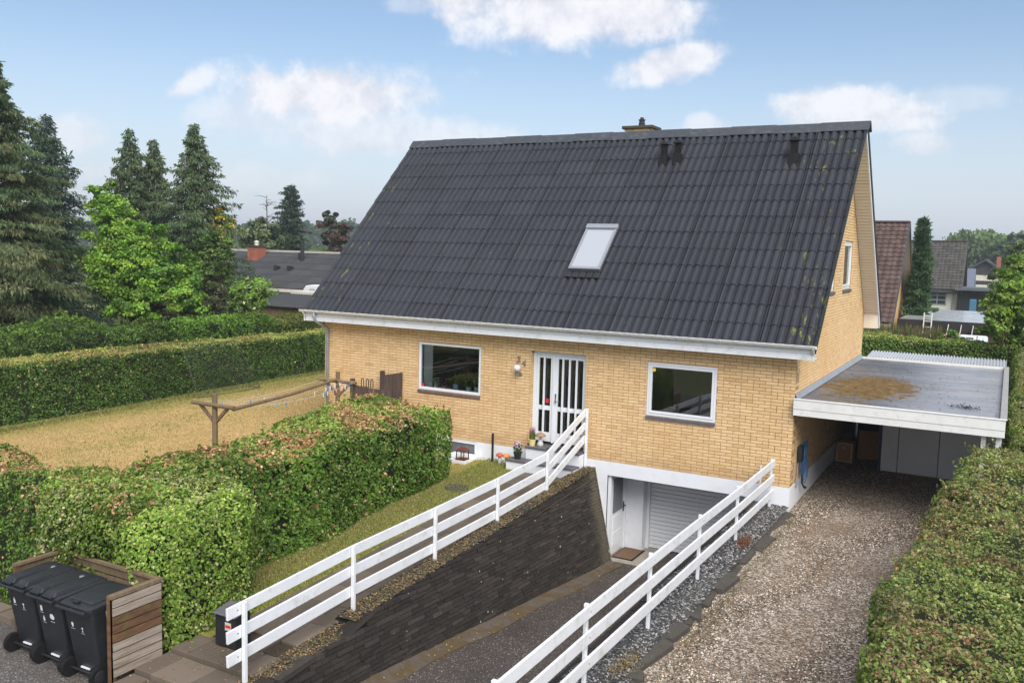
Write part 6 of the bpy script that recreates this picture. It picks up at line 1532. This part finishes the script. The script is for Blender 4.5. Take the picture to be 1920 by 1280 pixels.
MB().box(bx0, bx1, by-4.75, by-4.68, bz-2.36, bz-2.18).build('fascia', LIGHTW, bg)
for px in (470, 515, 555, 612):
    q = at(px, 548, 55.6); wo = MB().box(q[0]-.7, q[0]+.7, by-4.27, by-4.2, bz-3.6, bz-2.4).build('window', plain('grey_white_frame', srgb(196,198,196), .5, .04), bg); MB().box(q[0]-.6, q[0]+.6, by-4.29, by-4.27, bz-3.5, bz-2.5).build('pane', plain('dark_pane', srgb(44,50,56), .15, .1), wo)
q = at(453, 484, 58.8); b = MB(); chn = MB().box(q[0]-.42, q[0]+.42, by-1.4, by-.6, bz-.9, bz+.30).build('chimney', REDB, bg)
for k in range(11):
    for j in range(4): b.box(q[0]-.43+j*.216, q[0]-.43+j*.216+.2, by-1.415, by-1.39, bz-.6+k*.078, bz-.6+k*.078+.066)
b.build('chimney_bricks', REDB, chn, kind='stuff')
MB().box(q[0]-.5, q[0]+.5, by-1.5, by-.5, bz+.30, bz+.38).build('chimney_cap', DGREY, chn); MB().lathe([(.13,0),(.13,.2),(.17,.22),(.08,.32)], (q[0], by-1, bz+.38), 10).build('chimney_pot', LIGHTW, chn)
q = at(586, 480, 58.6); MB().lathe([(.13,-.2),(.13,.95),(.17,.95),(.17,1.08),(.05,1.12)], (q[0], by-1.2, bz-.55), 12).build('flue_pipe', DARKMETAL, bg)
for px in (514, 552): q = at(px, 500, 57); MB().prism([(by-2.6,bz-1.15),(by-2.2,bz-.95),(by-2.6,bz-.85)], 'x', q[0]-.15, q[0]+.15).build('roof_vent', DARKMETAL, bg)
q = at(571, 482, 58.6); MB().tube([(q[0],by-1.0,bz-.6),(q[0],by-1.0,bz+.0)], .05, 6).build('vent_pipe', DARKMETAL, bg)
# plank shed with a wavy roof, caravan
q0, q1 = at(505, 574, 42), at(575, 569, 42); yb = (q0[1]+q1[1])/2
sh = thing('plank_shed', 'low plank shed with grey corrugated roof in the next garden', 'shed', ((q0[0]+q1[0])/2, yb+1, -.5))
for k in range(16):
    x = q0[0]-1.6+(q1[0]-q0[0]+2.6)*k/16; MB().box(x, x+(q1[0]-q0[0]+2.6)/16-.012, yb-.02, yb+.015, -.5, q0[2]-.03+random.uniform(-.01,.01)).build('plank', OLDWOOD, sh)
b = MB(); n = 110
for j, (dy, dz) in enumerate(((-.25, .0), (2.6, .42))):
    for i in range(n+1): x = q0[0]-1.9+(q1[0]-q0[0]+3.1)*i/n; b.v.append((x, yb+dy, q0[2]+dz+.03*math.cos(i*math.pi/2)))
for i in range(n): b.f.append((i, i+1, n+2+i, n+1+i)); b.t.append(.4)
b.build('corrugated_roof', BROOF, sh)
MB().box(q0[0]-1.6, q0[0]+.6, yb+2.7, yb+3.6, q0[2]+.30, q0[2]+.55).build('white_lean_to', LIGHTW, sh)
q = at(574, 548, 48); cv = thing('caravan', 'white caravan parked by the bungalow', 'caravan', (q[0]+2, q[1]+1, -.5))
MB().prism([(q[0]-.35,q[2]-.5),(q[0]-.30,q[2]+.05),(q[0]-.05,q[2]+.36),(q[0]+.4,q[2]+.42),(q[0]+5,q[2]+.42),(q[0]+5,q[2]-1.6),(q[0]-.1,q[2]-1.6)], 'y', q[1], q[1]+2.1).build('body', plain('white_car_paint', srgb(232,234,236), .25, .02), cv, bevel=.05)
MB().box(q[0]+.25, q[0]+.62, q[1]-.02, q[1]-.005, q[2]-.12, q[2]+.22).build('window', plain('pale_window', srgb(186,190,196), .2, .03), cv)
MB().box(q[0]-.33, q[0]+4.8, q[1]-.015, q[1]-.004, q[2]-.58, q[2]-.30).build('dark_band', plain('dark_pane', srgb(44,50,56), .15, .1), cv)

# ================================================================== LITTER AND GRASS
r = rng = np.random.default_rng(99)
def litter(name, label, n, fx, fy, zf, size, cols, cat='leaves'):
    X, Y = fx(n), fy(n); P = np.stack([X, Y, [zf(a, c)+.012 for a, c in zip(X, Y)]], -1)
    V, F = leaf_quads(P, np.tile([0,0,1.],(n,1)), size*r.uniform(.5,1.4,n), size*.7*r.uniform(.6,1.2,n), 0, .5)
    o = np_mesh(name, V, F, LEAF, np.array(cols)[r.integers(0,len(cols),n)]*r.uniform(.6,1.2,(n,1))); o['kind'] = 'stuff'; return tag(o, label, cat)
TANS = [(.50,.34,.18), (.60,.44,.27), (.40,.22,.10), (.56,.48,.30)]
litter('fallen_leaves', 'dry tan leaves scattered on the grass strip along the hedge', 5200, lambda n: 5.0+np.abs(r.normal(0,.42,n)), lambda n: r.uniform(-8.6,-1.4,n), lambda x, y: gz(x,y), .034, TANS)
litter('fallen_leaves', 'dry leaves scattered over the paved steps by the bins', 160, lambda n: r.uniform(5.95,7.5,n), lambda n: r.uniform(-11.4,-9.2,n), lambda x, y: -.81 if y > -9.97 else (-.87 if y > -10.52 else (-.93 if y > -11.07 else -.98)), .03, TANS)
litter('fallen_leaves', 'dry leaves on the street asphalt before the bins', 60, lambda n: r.uniform(3.2,5.9,n), lambda n: r.uniform(-12,-10.7,n), lambda x, y: -1.0, .035, TANS)
litter('fallen_leaves', 'small dry leaves lying along the mossy foot of the stone wall', 130, lambda n: 8.05+np.abs(r.normal(.1,.35,n)), lambda n: r.uniform(-9,-.3,n), lambda x, y: rz(y)+.03, .03, TANS+[(.3,.08,.04)])
litter('dry_groundcover', 'dry orange brown ground cover between path and stone wall', 9000, lambda n: r.uniform(7.42,7.76,n), lambda n: r.uniform(-11.2,-.1,n), lambda x, y: wt(y)-.012+r.uniform(0,.035), .034, [(.42,.27,.12), (.50,.35,.18), (.32,.24,.11), (.24,.24,.09), (.2,.18,.15), (.13,.13,.13)], 'ground cover')
litter('roof_debris', 'dark moss crumbs lying on the carport felt', 260, lambda n: np.clip(r.normal(13.6,.9,n),11.95,15.3), lambda n: r.uniform(.2,6.5,n), lambda x, y: 1.742, .035, [(.03,.028,.02), (.06,.05,.02), (.10,.07,.02)], 'moss')
litter('roof_debris', 'small heap of dark leaf mould near the outer carport edge', 150, lambda n: r.normal(14.75,.14,n), lambda n: r.normal(1.25,.13,n), lambda x, y: 1.735+r.uniform(0,.02), .04, [(.03,.026,.02), (.05,.04,.03)], 'moss')
litter('weed_patch', 'rust coloured dead weeds among the granite chippings', 420, lambda n: r.normal(11.70,.07,n), lambda n: r.normal(-2.75,.17,n), lambda x, y: -.36+r.uniform(0,.02), .03, [(.30,.12,.06), (.24,.12,.06)], 'weeds')
litter('weed_patch', 'tan dry weeds at the near end of the granite chippings', 380, lambda n: r.normal(11.66,.08,n), lambda n: r.normal(-8.1,.22,n), lambda x, y: -.36+r.uniform(0,.02), .03, [(.34,.25,.12), (.28,.22,.10)], 'weeds')
n = 26000; X = np.where(r.random(n) < .8, r.uniform(5.05,6.22,n), r.uniform(4.6,5.8,n)); Y = r.uniform(-9.0,-.1,n); m_ = ~((X < 5.0) & (Y < -2)); X, Y = X[m_], Y[m_]; n = len(X)
P = np.stack([X, Y, [gz(a, c)+.018 for a, c in zip(X, Y)]], -1)
V, F = leaf_quads(P, r.normal(size=(n,3))*np.array([1,1,.25]), r.uniform(.035,.08,n), .009, -1.6, .4, np.tile([0,0,1.],(n,1))+r.normal(size=(n,3))*.5)
o = np_mesh('grass_blades', V, F, LEAF, np.array([(.24,.30,.075),(.32,.34,.11),(.17,.25,.055),(.46,.40,.18)])[r.integers(0,4,n)]*r.uniform(.7,1.3,(n,1))); o['kind'] = 'stuff'; tag(o, 'short patchy grass on the strip between hedge and path', 'grass')
n = 52000; X = r.uniform(-7.1,3.4,n); Y = r.uniform(-8.6,8.0,n); m_ = (X < 0) | (Y < -.2); X, Y = X[m_], Y[m_]; n = len(X)
P = np.stack([X, Y, [gz(a, c)+.012 for a, c in zip(X, Y)]], -1); gr = vnoise(P, .5, 5)*.6+vnoise(P, 2.0, 6)*.4 + np.clip((-5.9-X)*.45, 0, .5)
V, F = leaf_quads(P, r.normal(size=(n,3))*np.array([1,1,.25]), r.uniform(.03,.07,n), .014, -1.2, .4, np.tile([0,0,1.],(n,1))+r.normal(size=(n,3))*.8)
C = np.where((r.random(n) < np.clip((gr-.52)*2.6, .04, .8))[:,None], np.array([(.22,.25,.07)]), np.array([(.54,.40,.20),(.62,.48,.27),(.43,.32,.15)])[r.integers(0,3,n)])*r.uniform(.7,1.25,(n,1))
o = np_mesh('dry_grass', V, F, LEAF, C); o['kind'] = 'stuff'; tag(o, 'short sun dried straw coloured grass of the big lawn', 'grass')
n = 5200; Y = r.uniform(-7,9.5,n); X = -7.15-.07*np.clip(Y+1,-6,8)+np.abs(r.normal(0,.22,n)); P = np.stack([X, Y, np.full(n,-.36)], -1)
V, F = leaf_quads(P, r.normal(size=(n,3))*np.array([1,1,.25]), r.uniform(.06,.2,n), .016, -1.6, .4, np.tile([0,0,1.],(n,1))+r.normal(size=(n,3))*.5)
o = np_mesh('hedge_foot_grass', V, F, LEAF, np.array([(.22,.27,.07),(.30,.30,.10),(.16,.22,.05),(.40,.34,.15)])[r.integers(0,4,n)]*r.uniform(.7,1.2,(n,1))); o['kind'] = 'stuff'; tag(o, 'longer greener grass along the foot of the long back hedge', 'grass')
litter('fallen_leaves', 'pale leaves lying along the foot of the long back hedge', 900, lambda n: -7.1+np.abs(r.normal(0,.5,n)), lambda n: r.uniform(-6,9,n), lambda x, y: -.39, .05, TANS)
litter('driveway_weeds', 'low weeds sprouting along the edging stones', 900, lambda n: 12.02+np.abs(r.normal(0,.10,n)), lambda n: r.uniform(-9,-.3,n), lambda x, y: -.44+r.uniform(0,.015), .03, [(.14,.16,.04), (.24,.20,.07), (.18,.12,.05)], 'weeds')

# ================================================================== AIR
HZ = bpy.data.materials.new('haze_air'); HZ.use_nodes = True; hn, hl = HZ.node_tree.nodes, HZ.node_tree.links; hn.clear()
ho = hn.new('ShaderNodeOutputMaterial'); hv = hn.new('ShaderNodeVolumePrincipled')
hv.inputs['Color'].default_value = (.80, .87, .96, 1); hv.inputs['Density'].default_value = .0007; hv.inputs['Anisotropy'].default_value = .2
hl.new(hv.outputs[0], ho.inputs['Volume'])
hb = MB().box(-1490, 1490, -290, 2990, -4.0, 30.0).build('haze', HZ); hb['kind'] = 'stuff'; tag(hb, 'thin pale summer haze in the distance', 'haze')
